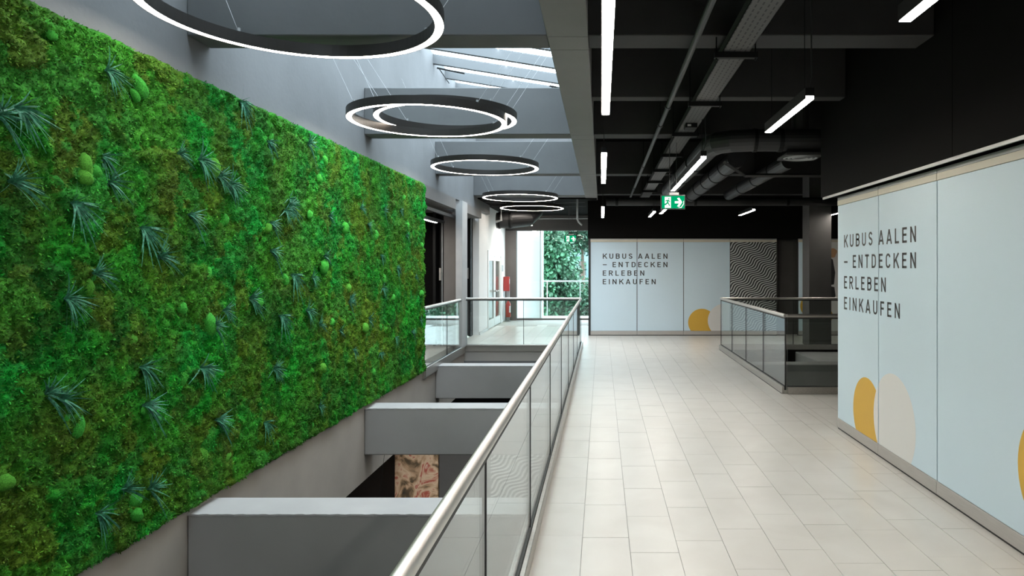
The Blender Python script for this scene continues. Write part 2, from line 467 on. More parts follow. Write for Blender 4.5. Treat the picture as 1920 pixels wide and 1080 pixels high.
# ------------------------------------------------------------------ skylight
ZR0, ZR1 = 5.60, 5.18          # at the left wall, at the right side
sk = tag(empty('window_1', (-1.7, 7, 5.4)), 'sloping glass skylight with pale rafters over the atrium', kind='structure')
def zr(x): return ZR0 + (x - XW) / (-0.4 - XW) * (ZR1 - ZR0)
ra, rb = XW, -0.40
ry = [3.80 + 0.95 * k for k in range(14)]
for y in ry:
    m_ = MB()
    a0, a1, b0, b1 = zr(ra) - 0.17, zr(ra), zr(rb) - 0.17, zr(rb)
    n = len(m_.v)
    m_.v += [(ra, y, a0), (rb, y, b0), (rb, y + 0.09, b0), (ra, y + 0.09, a0), (ra, y, a1), (rb, y, b1), (rb, y + 0.09, b1), (ra, y + 0.09, a1)]
    m_.f += [(0, 3, 2, 1), (4, 5, 6, 7), (0, 1, 5, 4), (1, 2, 6, 5), (2, 3, 7, 6), (3, 0, 4, 7)]
    child(m_, 'rafter', M['rafter'], sk)
for y in ry[:-1]:
    m_ = MB()
    for (x0, x1) in ((ra, -1.74), (-1.71, rb)):
        m_.poly([(x0, y + 0.09, zr(x0) - 0.02), (x1, y + 0.09, zr(x1) - 0.02), (x1, y + 0.95, zr(x1) - 0.02), (x0, y + 0.95, zr(x0) - 0.02)])
    child(m_, 'pane', M['roofglass'], sk)
for y in (12.5, 14.4):
    for x in (-3.0, -0.95):
        child(MB().tube([(x, y - 0.05, zr(x) - 0.22), (x + 0.5, y - 0.05, zr(x + 0.5) - 0.24)], 0.016, 6)
              .tube([(x + 0.03, y - 0.05, zr(x) - 0.22), (x + 0.22, y - 0.05, zr(x) - 0.5)], 0.01, 6), 'opener_arm', M['duct'], sk)
wr = MB().box(-0.40, -0.15, YBACK, 18.6, ZT, ZR1 + 0.06)
tag(wr.build('wall_skylight_side', M['plaster']), 'plaster upstand on the walkway side of the skylight', kind='structure')
tag(MB().box(XW, -0.4, 16.57, 16.8, ZB, 5.7).build('wall_skylight_end', M['plaster']), 'plaster upstand at the far end of the skylight', kind='structure')
tag(MB().box(XW - 0.25, -0.15, YBACK, 3.8, 5.3, 5.7).build('ceiling_atrium', M['plaster']), 'plaster roof slab over the near end of the atrium', kind='structure')

# ------------------------------------------------------------------ dark ceiling over the walkway
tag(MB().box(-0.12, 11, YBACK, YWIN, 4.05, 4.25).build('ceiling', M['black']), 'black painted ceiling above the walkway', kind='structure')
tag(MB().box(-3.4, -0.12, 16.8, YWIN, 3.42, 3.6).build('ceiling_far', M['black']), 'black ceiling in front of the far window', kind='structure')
for i, (y, w, zb) in enumerate(((1.27, 0.30, ZB), (5.02, 0.30, ZB), (6.85, 0.16, ZB), (8.77, 0.30, ZB), (12.52, 0.30, ZB), (16.0, 0.30, ZB))):
    tag(MB().bbox(-0.10, 2.45 if y < 7.6 else 10.9, y, y + w, zb, 4.05, 0.006).build('ceiling_beam', M['darkbeam']),
        ('dark ceiling beam just above the viewer', 'nearest dark cross beam on the black ceiling', 'slim dark secondary beam between two ceiling beams',
         'dark cross beam above the exit sign cable', 'fourth dark cross beam on the black ceiling', 'farthest dark cross beam near the far fascia')[i], kind='structure')
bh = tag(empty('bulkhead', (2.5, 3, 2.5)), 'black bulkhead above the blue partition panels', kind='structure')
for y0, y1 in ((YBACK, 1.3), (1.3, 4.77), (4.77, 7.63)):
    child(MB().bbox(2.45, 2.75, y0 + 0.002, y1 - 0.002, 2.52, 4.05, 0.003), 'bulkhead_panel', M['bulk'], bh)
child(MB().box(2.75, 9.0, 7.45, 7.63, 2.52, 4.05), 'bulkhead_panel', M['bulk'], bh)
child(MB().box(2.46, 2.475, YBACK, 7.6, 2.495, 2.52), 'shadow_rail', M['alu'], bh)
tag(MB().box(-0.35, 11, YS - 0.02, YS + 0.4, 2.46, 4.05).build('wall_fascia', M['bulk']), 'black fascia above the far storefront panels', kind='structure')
tag(MB().box(9.0, 9.2, 7.6, YS, 0, 4.05).build('wall_right', M['darkwall']), 'dark wall beyond the second atrium', kind='structure')
tag(MB().box(2.75, 9.0, 7.2, 7.4, 0, 2.52).build('wall_partition_return', M['darkwall']), 'dark wall turning the corner of the partition', kind='structure')
tag(MB().box(XW - 0.25, 11, YBACK - 0.2, YBACK, -4.3, 4.05).build('wall_back', M['white']), 'pale wall behind the viewer', kind='structure')

# ------------------------------------------------------------------ lower level seen through the atrium
tag(MB().box(-9, 11, YBACK, 22, -4.4, -4.2).build('floor_lower', M['lowfloor']), 'floor of the storey below', kind='structure')
tag(MB().box(-9, XW - 0.25, YBACK, 15.0, -1.2, -1.0).build('ceiling_lower', M['black']), 'black soffit under the moss wall', kind='structure')
tag(MB().box(XE + 0.0, 11, YBACK, 9.42, -0.75, -0.34).build('ceiling_lower_walkway', M['darkwall']), 'dark soffit under the walkway', kind='structure')
tag(MB().box(-3.5, -3.2, YBACK, 10.6, -4.2, -1.0).build('wall_lower_left', M['bulk']), 'dark lower wall under the moss wall', kind='structure')
tag(MB().box(-9, 11, 15.45, 15.6, -4.2, -0.34).build('wall_lower_end', M['black']), 'black end wall of the lower storey', kind='structure')
tag(MB().box(10.9, 11, YBACK, 15.6, -4.2, -0.34).box(10.9, 11, YBACK, YWIN, 0, 4.05).build('wall_far_right', M['darkwall']), 'dark wall closing the far side of the building', kind='structure')
tag(MB().box(-9.1, -9, YBACK, 15.6, -4.2, -0.3).build('wall_lower_side', M['black']), 'black side wall of the lower storey', kind='structure')
lw = tag(empty('wall_lower_far', (-1.5, 10.6, -4.2)), 'dark grey shop wall of the lower storey seen between two beams', kind='structure')
child(MB().box(-2.52, -1.98, 10.6, 10.75, -4.2, -0.9), 'wall_panel', M['column'], lw)
child(MB().box(-1.97, -1.72, 10.6, 10.75, -4.2, -0.9), 'wall_panel', M['column'], lw)
child(MB().box(-1.72, -0.4, 10.6, 10.75, -4.2, -0.9), 'wall_panel', M['wave'], lw)
child(MB().box(-3.2, XE, 10.62, 10.8, -0.9, -0.68), 'wall_panel', M['black'], lw)
pos = tag(MB().bbox(-3.2, -2.53, 10.56, 10.62, -4.0, -0.95, 0.004).build('shop_poster', M['poster']), 'tan and brown floral shop poster on the storey below', 'poster')

# ------------------------------------------------------------------ moss wall
def hashgrid(n, m, seed):
    return np.random.default_rng(seed).random((n, m))
def vnoise(u, v, scale, seed):
    g = hashgrid(257, 257, seed)
    a, b_ = u * scale + 31.7, v * scale + 17.3
    i, j = np.floor(a).astype(int), np.floor(b_).astype(int)
    fu, fv = a - i, b_ - j
    fu = fu * fu * (3 - 2 * fu); fv = fv * fv * (3 - 2 * fv)
    i %= 256; j %= 256
    return (g[i, j] * (1 - fu) + g[i + 1, j] * fu) * (1 - fv) + (g[i, j + 1] * (1 - fu) + g[i + 1, j + 1] * fu) * fv
def fbm(u, v, scale, seed, octv=4):
    t, a, s = 0, 0.5, 0
    for k in range(octv):
        t = t + a * vnoise(u, v, scale * 2 ** k, seed + k); s += a; a *= 0.5
    return t / s
MY0, MY1, MZ0, MZ1 = 1.6, 11.6, -0.03, 3.16
NS = 620
su = rng.uniform(MY0 - 0.2, MY1 + 0.2, NS); sv = rng.uniform(MZ0 - 0.2, MZ1 + 0.2, NS)
sh = rng.uniform(0, 1, NS); sty = rng.choice(6, NS, p=[0.24, 0.20, 0.18, 0.14, 0.16, 0.08])
PAL = np.array([(0.020, 0.310, 0.030), (0.125, 0.195, 0.018), (0.050, 0.190, 0.022), (0.012, 0.130, 0.022), (0.012, 0.310, 0.060), (0.130, 0.165, 0.026)])
def moss_field(u, v):
    wu = u + 0.42 * (fbm(u, v, 4.0, 3, 3) - 0.5) + 0.16 * (fbm(u, v, 16, 5, 3) - 0.5)
    wv = v * 0.82 + 0.42 * (fbm(u, v, 4.0, 9, 3) - 0.5) + 0.16 * (fbm(u, v, 16, 13, 3) - 0.5)
    d1 = np.full(u.shape, 9.0); d2 = np.full(u.shape, 9.0); idx = np.zeros(u.shape, int)
    for k in range(NS):
        d = np.hypot(wu - su[k], wv - sv[k] * 0.82)
        nb = d < d1
        d2 = np.where(nb, d1, np.minimum(d2, d))
        idx = np.where(nb, k, idx); d1 = np.where(nb, d, d1)
    edge = np.clip((d2 - d1) / 0.14, 0, 1)
    h = 0.012 + (0.010 + 0.040 * sh[idx] ** 2) * np.sqrt(edge)
    c1 = fbm(u, v, 22, 21, 3); c2 = fbm(u, v, 60, 31, 3)
    h = h + 0.055 * (c1 - 0.4) + 0.034 * (c2 - 0.4)
    tone = fbm(u, v, 1.1, 41, 3); tn2 = fbm(u, v, 30, 51, 3)
    cell = PAL[sty[idx]]
    def mixc(a_, b_, w):
        return a_ * (1 - w[..., None]) + b_ * w[..., None]
    w1 = np.clip((fbm(u, v, 1.6, 61, 4) - 0.36) * 4.0, 0, 1)
    w3 = np.clip((fbm(u, v, 5.0, 71, 4) - 0.42) * 4.5, 0, 1)
    w4 = np.clip((fbm(u, v, 9.0, 81, 4) - 0.52) * 5.0, 0, 1)
    OL, GR, DK, TE = (np.array(c) for c in ((0.115, 0.185, 0.016), (0.014, 0.290, 0.030), (0.022, 0.110, 0.016), (0.008, 0.240, 0.070)))
    soft = mixc(mixc(GR, OL, w1), mixc(DK, OL * 1.1, w1), w3)
    soft = mixc(soft, np.array((0.115, 0.110, 0.022)), w4 * 0.45)
    soft = mixc(soft, TE, np.clip((v - 1.9) * 0.55, 0, 0.6) * (1 - 0.6 * w1))
    col = soft * 0.55 + cell * 0.45
    col = col * (0.38 + 1.02 * tn2)[..., None] * np.array((0.84, 1.10, 0.80))
    return np.clip(h, 0.002, 0.2), col
moss = tag(empty('moss_wall', (XW, 6.6, MZ0)), 'green moss wall with cushions and grass tufts filling the side of the atrium', 'living wall')
def np_mesh(name, V, Fq, colr, material, parent, smooth):
    me = bpy.data.meshes.new(name)
    me.vertices.add(len(V)); me.vertices.foreach_set('co', V.astype(np.float32).ravel())
    k = Fq.shape[1]
    me.loops.add(Fq.size); me.loops.foreach_set('vertex_index', Fq.astype(np.int32).ravel())
    me.polygons.add(len(Fq)); me.polygons.foreach_set('loop_start', np.arange(0, Fq.size, k, dtype=np.int32))
    me.polygons.foreach_set('use_smooth', np.full(len(Fq), smooth))
    me.update(calc_edges=True)
    if colr is not None:
        at = me.color_attributes.new('tint', 'FLOAT_COLOR', 'POINT')
        at.data.foreach_set('color', np.c_[colr, np.ones(len(colr))].astype(np.float32).ravel())
    me.materials.append(material)
    return link(name, me, parent)
def moss_material(name, bump):
    m = bpy.data.materials.new(name); m.use_nodes = True
    nt = m.node_tree; b = nt.nodes['Principled BSDF']
    b.inputs['Roughness'].default_value = 0.9; b.inputs['Specular IOR Level'].default_value = 0.15
    a = nt.nodes.new('ShaderNodeAttribute'); a.attribute_name = 'tint'
    geo = nt.nodes.new('ShaderNodeNewGeometry')
    n = nt.nodes.new('ShaderNodeTexNoise'); n.inputs['Scale'].default_value = 75; n.inputs['Detail'].default_value = 5; n.inputs['Roughness'].default_value = 0.7
    nt.links.new(geo.outputs['Position'], n.inputs['Vector'])
    mr = nt.nodes.new('ShaderNodeMapRange'); mr.inputs[1].default_value = 0.32; mr.inputs[2].default_value = 0.68; mr.inputs[3].default_value = 0.45; mr.inputs[4].default_value = 1.6
    nt.links.new(n.outputs['Fac'], mr.inputs[0])
    vm = nt.nodes.new('ShaderNodeVectorMath'); vm.operation = 'SCALE'
    nt.links.new(a.outputs['Color'], vm.inputs[0]); nt.links.new(mr.outputs[0], vm.inputs['Scale'])
    nt.links.new(vm.outputs[0], b.inputs['Base Color'])
    if bump:
        bp = nt.nodes.new('ShaderNodeBump'); bp.inputs['Strength'].default_value = 0.9; bp.inputs['Distance'].default_value = 0.02
        nt.links.new(n.outputs['Fac'], bp.inputs['Height']); nt.links.new(bp.outputs[0], b.inputs['Normal'])
    return m
M['moss'] = moss_material('moss_mat', True)
M['frond'] = moss_material('moss_frond', False)
st = 0.014
nu, nv = int((MY1 - MY0) / st) + 1, int((MZ1 - MZ0) / st) + 1
U, V_ = np.meshgrid(np.linspace(MY0, MY1, nu), np.linspace(MZ0, MZ1, nv), indexing='ij')
H, Cc = moss_field(U, V_)
rag = 0.022 * (vnoise(U, V_, 14, 77) - 0.5) + 0.02 * (vnoise(U, V_, 45, 78) - 0.5)
edge_w = np.clip(1 - np.minimum(V_ - MZ0, MZ1 - V_) / 0.06, 0, 1)
Z = V_ + rag * edge_w
taper = np.clip(np.minimum(np.minimum(V_ - MZ0, MZ1 - V_), MY1 - U) / 0.03, 0, 1) ** 0.5
H = 0.01 + H * (0.25 + 0.75 * taper)
Vs = np.stack([H, U - 6.6, Z - MZ0], -1).reshape(-1, 3)
ii = np.arange(nu * nv).reshape(nu, nv)
Fq = np.stack([ii[:-1, :-1], ii[1:, :-1], ii[1:, 1:], ii[:-1, 1:]], -1).reshape(-1, 4)
# close the mat with a rim back to the wall
rim = np.concatenate([ii[:, -1], ii[-1, ::-1][1:], ii[::-1, 0][1:], ii[0, :][1:]])
rv = Vs[rim].copy(); rv[:, 0] = 0.0
base = len(Vs)
rq = np.array([(rim[k], rim[k + 1], base + k + 1, base + k) for k in range(len(rim) - 1)])
Vs = np.concatenate([Vs, rv]); colv = np.concatenate([Cc.reshape(-1, 3), Cc.reshape(-1, 3)[rim] * 0.6])
mm = np_mesh('moss_mat', Vs, np.concatenate([Fq, rq]), colv, M['moss'], moss, True); mm['kind'] = 'stuff'
# small fronds standing out of the mat
NF = 220000
fu = rng.uniform(MY0 + 1.2, MY1 - 0.005, NF); fv = rng.uniform(MZ0 + 0.004, MZ1 - 0.004, NF)
fu = MY0 + 1.2 + (MY1 - MY0 - 1.21) * (fu - fu.min()) ** 1.25 / (fu.max() - fu.min()) ** 1.25
gi = np.clip(((fu - MY0) / st).round().astype(int), 0, nu - 1); gj = np.clip(((fv - MZ0) / st).round().astype(int), 0, nv - 1)
fh = H[gi, gj]; fc = (Cc[gi, gj] * 0.75 + 0.25 * np.array([(0.08, 0.12, 0.015), (0.014, 0.19, 0.03), (0.07, 0.06, 0.02), (0.012, 0.08, 0.016)])[rng.integers(0, 4, NF)]) * rng.uniform(0.55, 1.7, (NF, 1))
L = rng.uniform(0.012, 0.030, NF); ang = rng.uniform(0, 2 * PI, NF)
out = rng.uniform(0.35, 1.0, NF)
d = np.stack([out, np.cos(ang) * 0.8, np.sin(ang) * 0.8 - 0.15], -1); d /= np.linalg.norm(d, axis=1, keepdims=True)
s_ = np.cross(d, rng.normal(size=(NF, 3))); s_ /= np.linalg.norm(s_, axis=1, keepdims=True)
p0 = np.stack([fh - 0.006, fu - 6.6, fv - MZ0], -1)
wd = rng.uniform(0.0025, 0.006, (NF, 1))
tip = p0 + d * L[:, None]; mid = p0 + d * (L * 0.55)[:, None]
Vf = np.stack([p0, mid + s_ * wd, tip, mid - s_ * wd], 1).reshape(-1, 3)
ff = np_mesh('moss_fronds', Vf, np.arange(NF * 4).reshape(-1, 4), np.repeat(fc, 4, axis=0), M['frond'], moss, False); ff['kind'] = 'stuff'

M['cush'] = mat('cushion_moss', (0.075, 0.50, 0.060), 0.9, noise=0.45, nscale=9, bump=0.8, bscale=110, spec=0.15)
M['cush2'] = mat('cushion_moss_yellow', (0.13, 0.47, 0.05), 0.9, noise=0.4, nscale=9, bump=0.8, bscale=110, spec=0.15)
M['cush3'] = mat('cushion_moss_dark', (0.045, 0.20, 0.03), 0.9, noise=0.4, nscale=12, bump=0.9, bscale=90, spec=0.15)
M['blade'] = mat('grass_blade', (0.045, 0.20, 0.115), 0.55, noise=0.6, nscale=14, spec=0.2)
def cushion_mesh(seed, m_):
    b = MB(); r_ = np.random.default_rng(seed)
    n, k = 14, 6
    ph = r_.uniform(0, 6, 4)
    for i in range(k):
        t = i / (k - 1) * PI * 0.56
        for j in range(n):
            a = 2 * PI * j / n
            rr = 1 + 0.12 * math.sin(2 * a + ph[0]) + 0.08 * math.sin(3 * a + ph[1]) + 0.05 * math.sin(5 * a + 4 * t + ph[2])
            b.v.append((0.75 * math.cos(t) * (1 + 0.05 * math.sin(4 * a + ph[3])), math.sin(t) * math.cos(a) * rr, math.sin(t) * math.sin(a) * rr))
    for i in range(k - 1):
        for j in range(n):
            b.f.append((i * n + j, i * n + (j + 1) % n, (i + 1) * n + (j + 1) % n, (i + 1) * n + j))
    return b.mesh('moss_cushion', m_, True)
CM = [cushion_mesh(100 + i, M[('cush', 'cush2', 'cush', 'cush3', 'cush')[i]]) for i in range(5)]
def on_moss(px, py):
    y = 2.99 * F / (VX - px)
    return y, EYE + (VY - py) * y / F
def surf(y, z):
    i = min(max(int(round((y - MY0) / st)), 0), nu - 1); j = min(max(int(round((z - MZ0) / st)), 0), nv - 1)
    return float(H[i, j])
CUSH = [(265, 165, 15, 0), (258, 180, 9, 0), (99, 66, 9, 4), (162, 312, 15, 1), (160, 333, 13, 1), (183, 322, 10, 0), (403, 314, 12, 1), (429, 411, 9, 0),
        (392, 514, 10, 0), (345, 578, 10, 4), (397, 607, 16, 0), (174, 538, 11, 1), (180, 517, 7, 0), (254, 637, 11, 1), (350, 707, 13, 0), (355, 694, 7, 4),
        (150, 802, 13, 0), (131, 785, 9, 4), (387, 853, 12, 1), (432, 856, 8, 1), (257, 938, 12, 0), (257, 965, 12, 4), (246, 958, 6, 0), (4, 905, 14, 1), (269, 769, 8, 0),
        (505, 427, 8, 1), (509, 255, 9, 4), (515, 302, 7, 0), (611, 301, 7, 0), (666, 300, 7, 0), (601, 335, 7, 4), (580, 403, 7, 0), (648, 427, 9, 0), (706, 441, 8, 0),
        (606, 500, 11, 4), (539, 525, 9, 0), (485, 568, 10, 4), (656, 540, 8, 1), (724, 522, 7, 0), (737, 558, 6, 0), (625, 604, 8, 0), (683, 615, 8, 1), (716, 613, 6, 0),
        (606, 690, 9, 1), (590, 797, 6, 0), (702, 697, 6, 0), (766, 423, 6, 4), (760, 370, 6, 0), (793, 460, 5, 0), (791, 550, 6, 4), (775, 680, 6, 0), (795, 672, 4, 0)]
for k, (px, py, r, t) in enumerate(CUSH):
    y, z = on_moss(px, py)
    R = r * y / F * 1.25
    o = link('moss_cushion', CM[t], moss, (surf(y, z) - 0.08 * R, y - 6.6, z - MZ0), (rng.uniform(0, 6), 0, 0))
    sq = rng.uniform(0.8, 1.15)
    o.scale = (R * (0.9 if t != 3 else 0.35), R * sq, R / sq)

def tuft_mesh(seed):
    r_ = np.random.default_rng(seed); b = MB()
    main = r_.normal(-0.15, 0.55)
    nb = 34
    for q in range(nb):
        a = main + r_.normal(0, 0.85); sp = r_.uniform(0.35, 1.0)
        L_ = r_.uniform(0.6, 1.0); w = r_.uniform(0.022, 0.034)
        pts = []
        for i in range(5):
            t = i / 4
            out_ = 0.62 * L_ * (t - 0.45 * t * t) * (1.25 - 0.6 * sp)
            lat = L_ * sp * (0.35 * t + 0.65 * t * t) * 0.95
            pts.append(np.array((out_, math.cos(a) * lat, math.sin(a) * lat - 0.28 * L_ * t * t)))
        side = np.array((0.0, -math.sin(a), math.cos(a)))
        side = side * 0.8 + np.array((0.6, 0, 0)) * r_.choice((-1, 1))
        n = len(b.v)
        for i, p in enumerate(pts):
            ww_ = w * (1 - 0.85 * (i / 4) ** 1.5)
            b.v += [tuple(p - side * ww_), tuple(p + side * ww_)]
        for i in range(4): b.f.append((n + 2 * i, n + 2 * i + 1, n + 2 * i + 3, n + 2 * i + 2))
    return b.mesh('grass_tuft', M['blade'])
TM = [tuft_mesh(200 + i) for i in range(9)]
TUFT = [(192, 132), (20, 340), (2, 215), (195, 292), (208, 340), (30, 202), (410, 330), (355, 402), (268, 427), (122, 560), (172, 512), (400, 612), (266, 688), (112, 748),
        (378, 690), (512, 692), (410, 787), (495, 792), (600, 762), (230, 918), (280, 918), (188, 962), (620, 405), (545, 372), (536, 386), (506, 418), (522, 592), (576, 582), (598, 608), (656, 567),
        (660, 655), (690, 600), (712, 662), (420, 582), (508, 470), (550, 515), (586, 520), (676, 390), (722, 395), (716, 478), (762, 442), (716, 540), (660, 558), (770, 622), (738, 632),
        (432, 345), (330, 287), (580, 270), (505, 265), (605, 480), (530, 395), (752, 395), (690, 420), (130, 380), (372, 300), (300, 480), (90, 740), (745, 500), (640, 620), (515, 690), (470, 560), (265, 760), (455, 190), (788, 600), (778, 520)]
for k, (px, py) in enumerate(TUFT):
    y, z = on_moss(px, py)
    o = link('grass_tuft', TM[k % 9], moss, (surf(y, z) + 0.005, y - 6.6, z - MZ0))
    s = rng.uniform(0.22, 0.31) * (0.82 if y > 7 else 1.0)
    o.scale = (s * 0.8, s, s)

# ------------------------------------------------------------------ ring pendants
def ring(loc, R, label, group='ring pendants under the skylight', wz=4.45):
    t = empty('ring_pendant', loc)
    w, h = 0.062, 0.085
    MB().lathe((0, 0, 0), [(R, 0.0), (R, h), (R - w, h), (R - w, 0.0), (R - w + 0.004, 0.0), (R - w + 0.004, 0.006), (R - 0.004, 0.006), (R - 0.004, 0.0), (R, 0.0)], 96).build('ring_body', M['ringmetal'], t)
    MB().lathe((0, 0, 0), [(R - w + 0.004, 0.002), (R - 0.004, 0.002)], 96).build('diffuser', M['ringlamp'], t)
    for a in (40, 140, 220, 320):
        x, y = (R - w / 2) * math.cos(math.radians(a)), (R - w / 2) * math.sin(math.radians(a))
        xe = (XW + 0.0 - loc[0]) if x < 0 else (-0.40 - loc[0])
        MB().tube([(x, y, h), (xe * 0.985, y * 1.05, wz - loc[2] + 0.15)], 0.0014, 5).build('suspension_wire', M['wire'], t)
        MB().lathe((x, y, h), [(0.0, 0.03), (0.012, 0.03), (0.012, 0.0)], 8).build('wire_clip', M['wire'], t)
    return tag(t, label, 'ceiling light', group)
ring((-1.89, 4.24, 3.31), 0.89, 'largest glowing ring pendant, nearest, cut by the top of the picture')
ring((-1.857, 7.33, 3.30), 0.835, 'larger outer ring of the overlapping pair of ring pendants')
ring((-1.73, 7.62, 3.39), 0.78, 'smaller inner ring of the overlapping pair of ring pendants')
ring((-1.857, 10.9, 3.32), 0.85, 'ring pendant in front of the third grey beam')
ring((-1.84, 15.45, 3.30), 0.85, 'ring pendant directly above the farthest ring')
ring((-1.866, 18.3, 3.31), 0.85, 'farthest and smallest looking ring pendant, in front of the black soffit', wz=3.42 - 0.15)

# ------------------------------------------------------------------ linear lights
def line_light(x, y0, y1, label, z=2.9, group='linear pendant lights', top=ZB, cord=False, w=0.062):
    t = empty('linear_light', (x, (y0 + y1) / 2, z))
    L_ = (y1 - y0) / 2
    MB().box(-w / 2, w / 2, -L_, L_, 0.02, 0.075).box(-w / 2, -w / 2 + 0.003, -L_, L_, 0.0, 0.02).box(w / 2 - 0.003, w / 2, -L_, L_, 0.0, 0.02).build('housing', M['blackmetal'], t)
    MB().bbox(-w / 2 + 0.003, w / 2 - 0.003, -L_ + 0.002, L_ - 0.002, -0.004, 0.019, 0.002).build('diffuser', M['lamp'], t)
    for yy in (-L_ + 0.12, L_ - 0.12):
        MB().tube([(0, yy, 0.075), (0, yy, (4.05 if top == ZB else top + 0.3) - z)], 0.003, 5).build('suspension_wire', M['blackmetal'], t)
    if cord:
        MB().tube([(0.0, -L_ + 0.05, 0.07), (0.03, -L_ + 0.05, 0.16), (0.025, -L_ + 0.05, 0.4), (0.02, -L_ + 0.05, 4.05 - z)], 0.006, 6).build('power_cord', M['duct'], t)
    return tag(t, label, 'ceiling light', group)
line_light(0.03, 2.72, 5.16, 'long linear light nearest the edge beam, cut by the top of the picture')
line_light(0.025, 7.0, 9.42, 'middle linear light of the row beside the edge beam')
line_light(0.025, 13.3, 16.0, 'far linear light of the row beside the edge beam')
line_light(1.42, 0.9, 3.2, 'linear light in the top corner above the black bulkhead')
line_light(1.425, 4.67, 5.84, 'short linear light hanging from a black cord', cord=True)
line_light(1.08, 7.22, 10.35, 'linear light just above the green exit sign', cord=True)
line_light(1.11, 14.4, 15.8, 'small far linear light below the exit sign, the lower of two')
line_light(1.285, 13.6, 14.87, 'small far linear light touching the lower edge of the exit sign')
line_light(3.10, 13.9, 15.3, 'small far linear light alone on the black ceiling')
line_light(5.10, 14.2, 15.6, 'far linear light peeping out beside the partition corner')
line_light(0.03, -1.4, 1.0, 'linear light above the viewer beside the edge beam')
line_light(1.42, -2.2, 0.1, 'linear light above the viewer beside the bulkhead')
line_light(0.03, -5.2, -2.8, 'linear light behind the viewer beside the edge beam')
line_light(1.42, -5.4, -3.0, 'linear light behind the viewer beside the bulkhead')
line_light(-3.42, 12.7, 14.1, 'small linear light inside the shop recess beside the moss', z=2.66, top=2.65)
line_light(-5.0, 12.3, 14.6, 'unseen linear light added to brighten the shop recess', z=2.66, top=2.65)  # extra lamp hidden behind the moss, lifts the dark recess
line_light(-4.2, 12.3, 14.6, 'second unseen linear light added to brighten the shop recess', z=2.66, top=2.65)  # another added lamp out of view, for the recess interior
ww_ = line_light(-2.1, 7.4, 9.2, 'unseen linear light added to brighten the poster on the storey below', z=-1.95, top=-1.4)  # added lamp, kept out of sight behind the beam, to light the poster
ww_.rotation_euler = (0, math.radians(-62), PI / 2)
for c_ in list(ww_.children):
    if c_.name.startswith('suspension'): bpy.data.objects.remove(c_)
bpy.context.view_layer.update()
for xx in (-2.8, -1.4):
    w_ = MB().tube([(xx, 8.3, -1.95), (xx, 8.8, -0.67)], 0.002, 5).build('suspension_wire', M['blackmetal'], ww_)
    w_.matrix_parent_inverse = ww_.matrix_world.inverted()
line_light(-2.3, 20.2, 21.1, 'short wide ceiling light above the far window', z=3.02, top=3.12, w=0.34)

# ------------------------------------------------------------------ glass railings
def railing(name, loc, rz, length, joints, label, h=1.07, base=(0.0, 0.10), bw=0.09, end0=True, end1=True, group='glass railings'):
    """runs along local +x; glass centred on local y = 0"""
    t = empty(name, loc, rz)
    MB().bbox(0, length, -bw / 2, -0.014, base[0], base[1], 0.004).bbox(0, length, 0.014, bw / 2, base[0], base[1], 0.004).box(0, length, -0.014, 0.014, base[0], base[1] * 0.5).build('base_channel', M['steelbase'], t)
    MB().box(0.003, length - 0.003, -0.0138, 0.0138, base[1] * 0.5, base[1] + 0.006).build('gasket', M['gasket'], t)
    prof = []
    n = 18
    for j in range(n):
        a = 2 * PI * j / n
        prof.append((0.024 * math.cos(a), h - 0.026 + 0.026 * math.sin(a)))
    b = MB()
    for xx in (0.0, length):
        b.v += [(xx, p[0], p[1]) for p in prof]
    for j in range(n): b.f.append((j, (j + 1) % n, n + (j + 1) % n, n + j))
    hr = b.build('handrail', M['steel'], t, True)
    for xx in (-0.001, length + 0.001):
        MB().poly([(xx, p[0], p[1]) for p in prof]).build('end_cap', M['steel'], hr)
    MB().box(0.002, length - 0.002, -0.011, 0.011, h - 0.070, h - 0.045).build('glass_clamp', M['gasket'], t)
    ed = [0.0] + list(joints) + [length]
    for a, c in zip(ed, ed[1:]):
        p = MB().box(a + 0.004, c - 0.004, -0.005, 0.005, base[1] + 0.006, h - 0.055).build('glass_pane', M['glass'], t)
    for q in list(joints) + ([0.0] if end0 else []) + ([length] if end1 else []):
        MB().box(q - 0.005, q + 0.005, -0.0085, 0.0085, base[1] + 0.006, h - 0.055).build('joint_strip', M['gasket'], t)
    return tag(t, label, 'railing', group)
Y0R = -5.65
railing('glass_railing', (-0.455, Y0R, 0), PI / 2, 15.02 - Y0R, [0.99 + 1.66 * k - Y0R for k in range(-3, 9)], 'long glass railing with steel handrail along the walkway edge')
railing('glass_railing', (-3.02, 15.06, 0), 0, 2.54, [1.3], 'glass railing across the far end of the moss atrium', base=(0.0, 0.03), bw=0.06)
railing('glass_railing', (-3.03, 11.66, -0.14), PI / 2, 3.36, [1.72], 'short glass railing between the moss wall and the grey pier', h=1.21, base=(0.0, 0.16), bw=0.06)
railing('glass_railing', (2.53, 9.40, 0), PI / 2, 5.05, [1.28, 2.56, 3.84], 'glass railing running along the side of the second atrium', h=1.10)
railing('glass_railing', (2.555, 9.40, 0), 0, 4.645, [1.5, 3.0], 'glass railing across the near side of the second atrium', h=1.10, end0=False)
railing('glass_railing', (2.555, 14.45, 0), 0, 4.645, [1.5, 3.0], 'glass railing across the far side of the second atrium', h=1.10, end0=False)

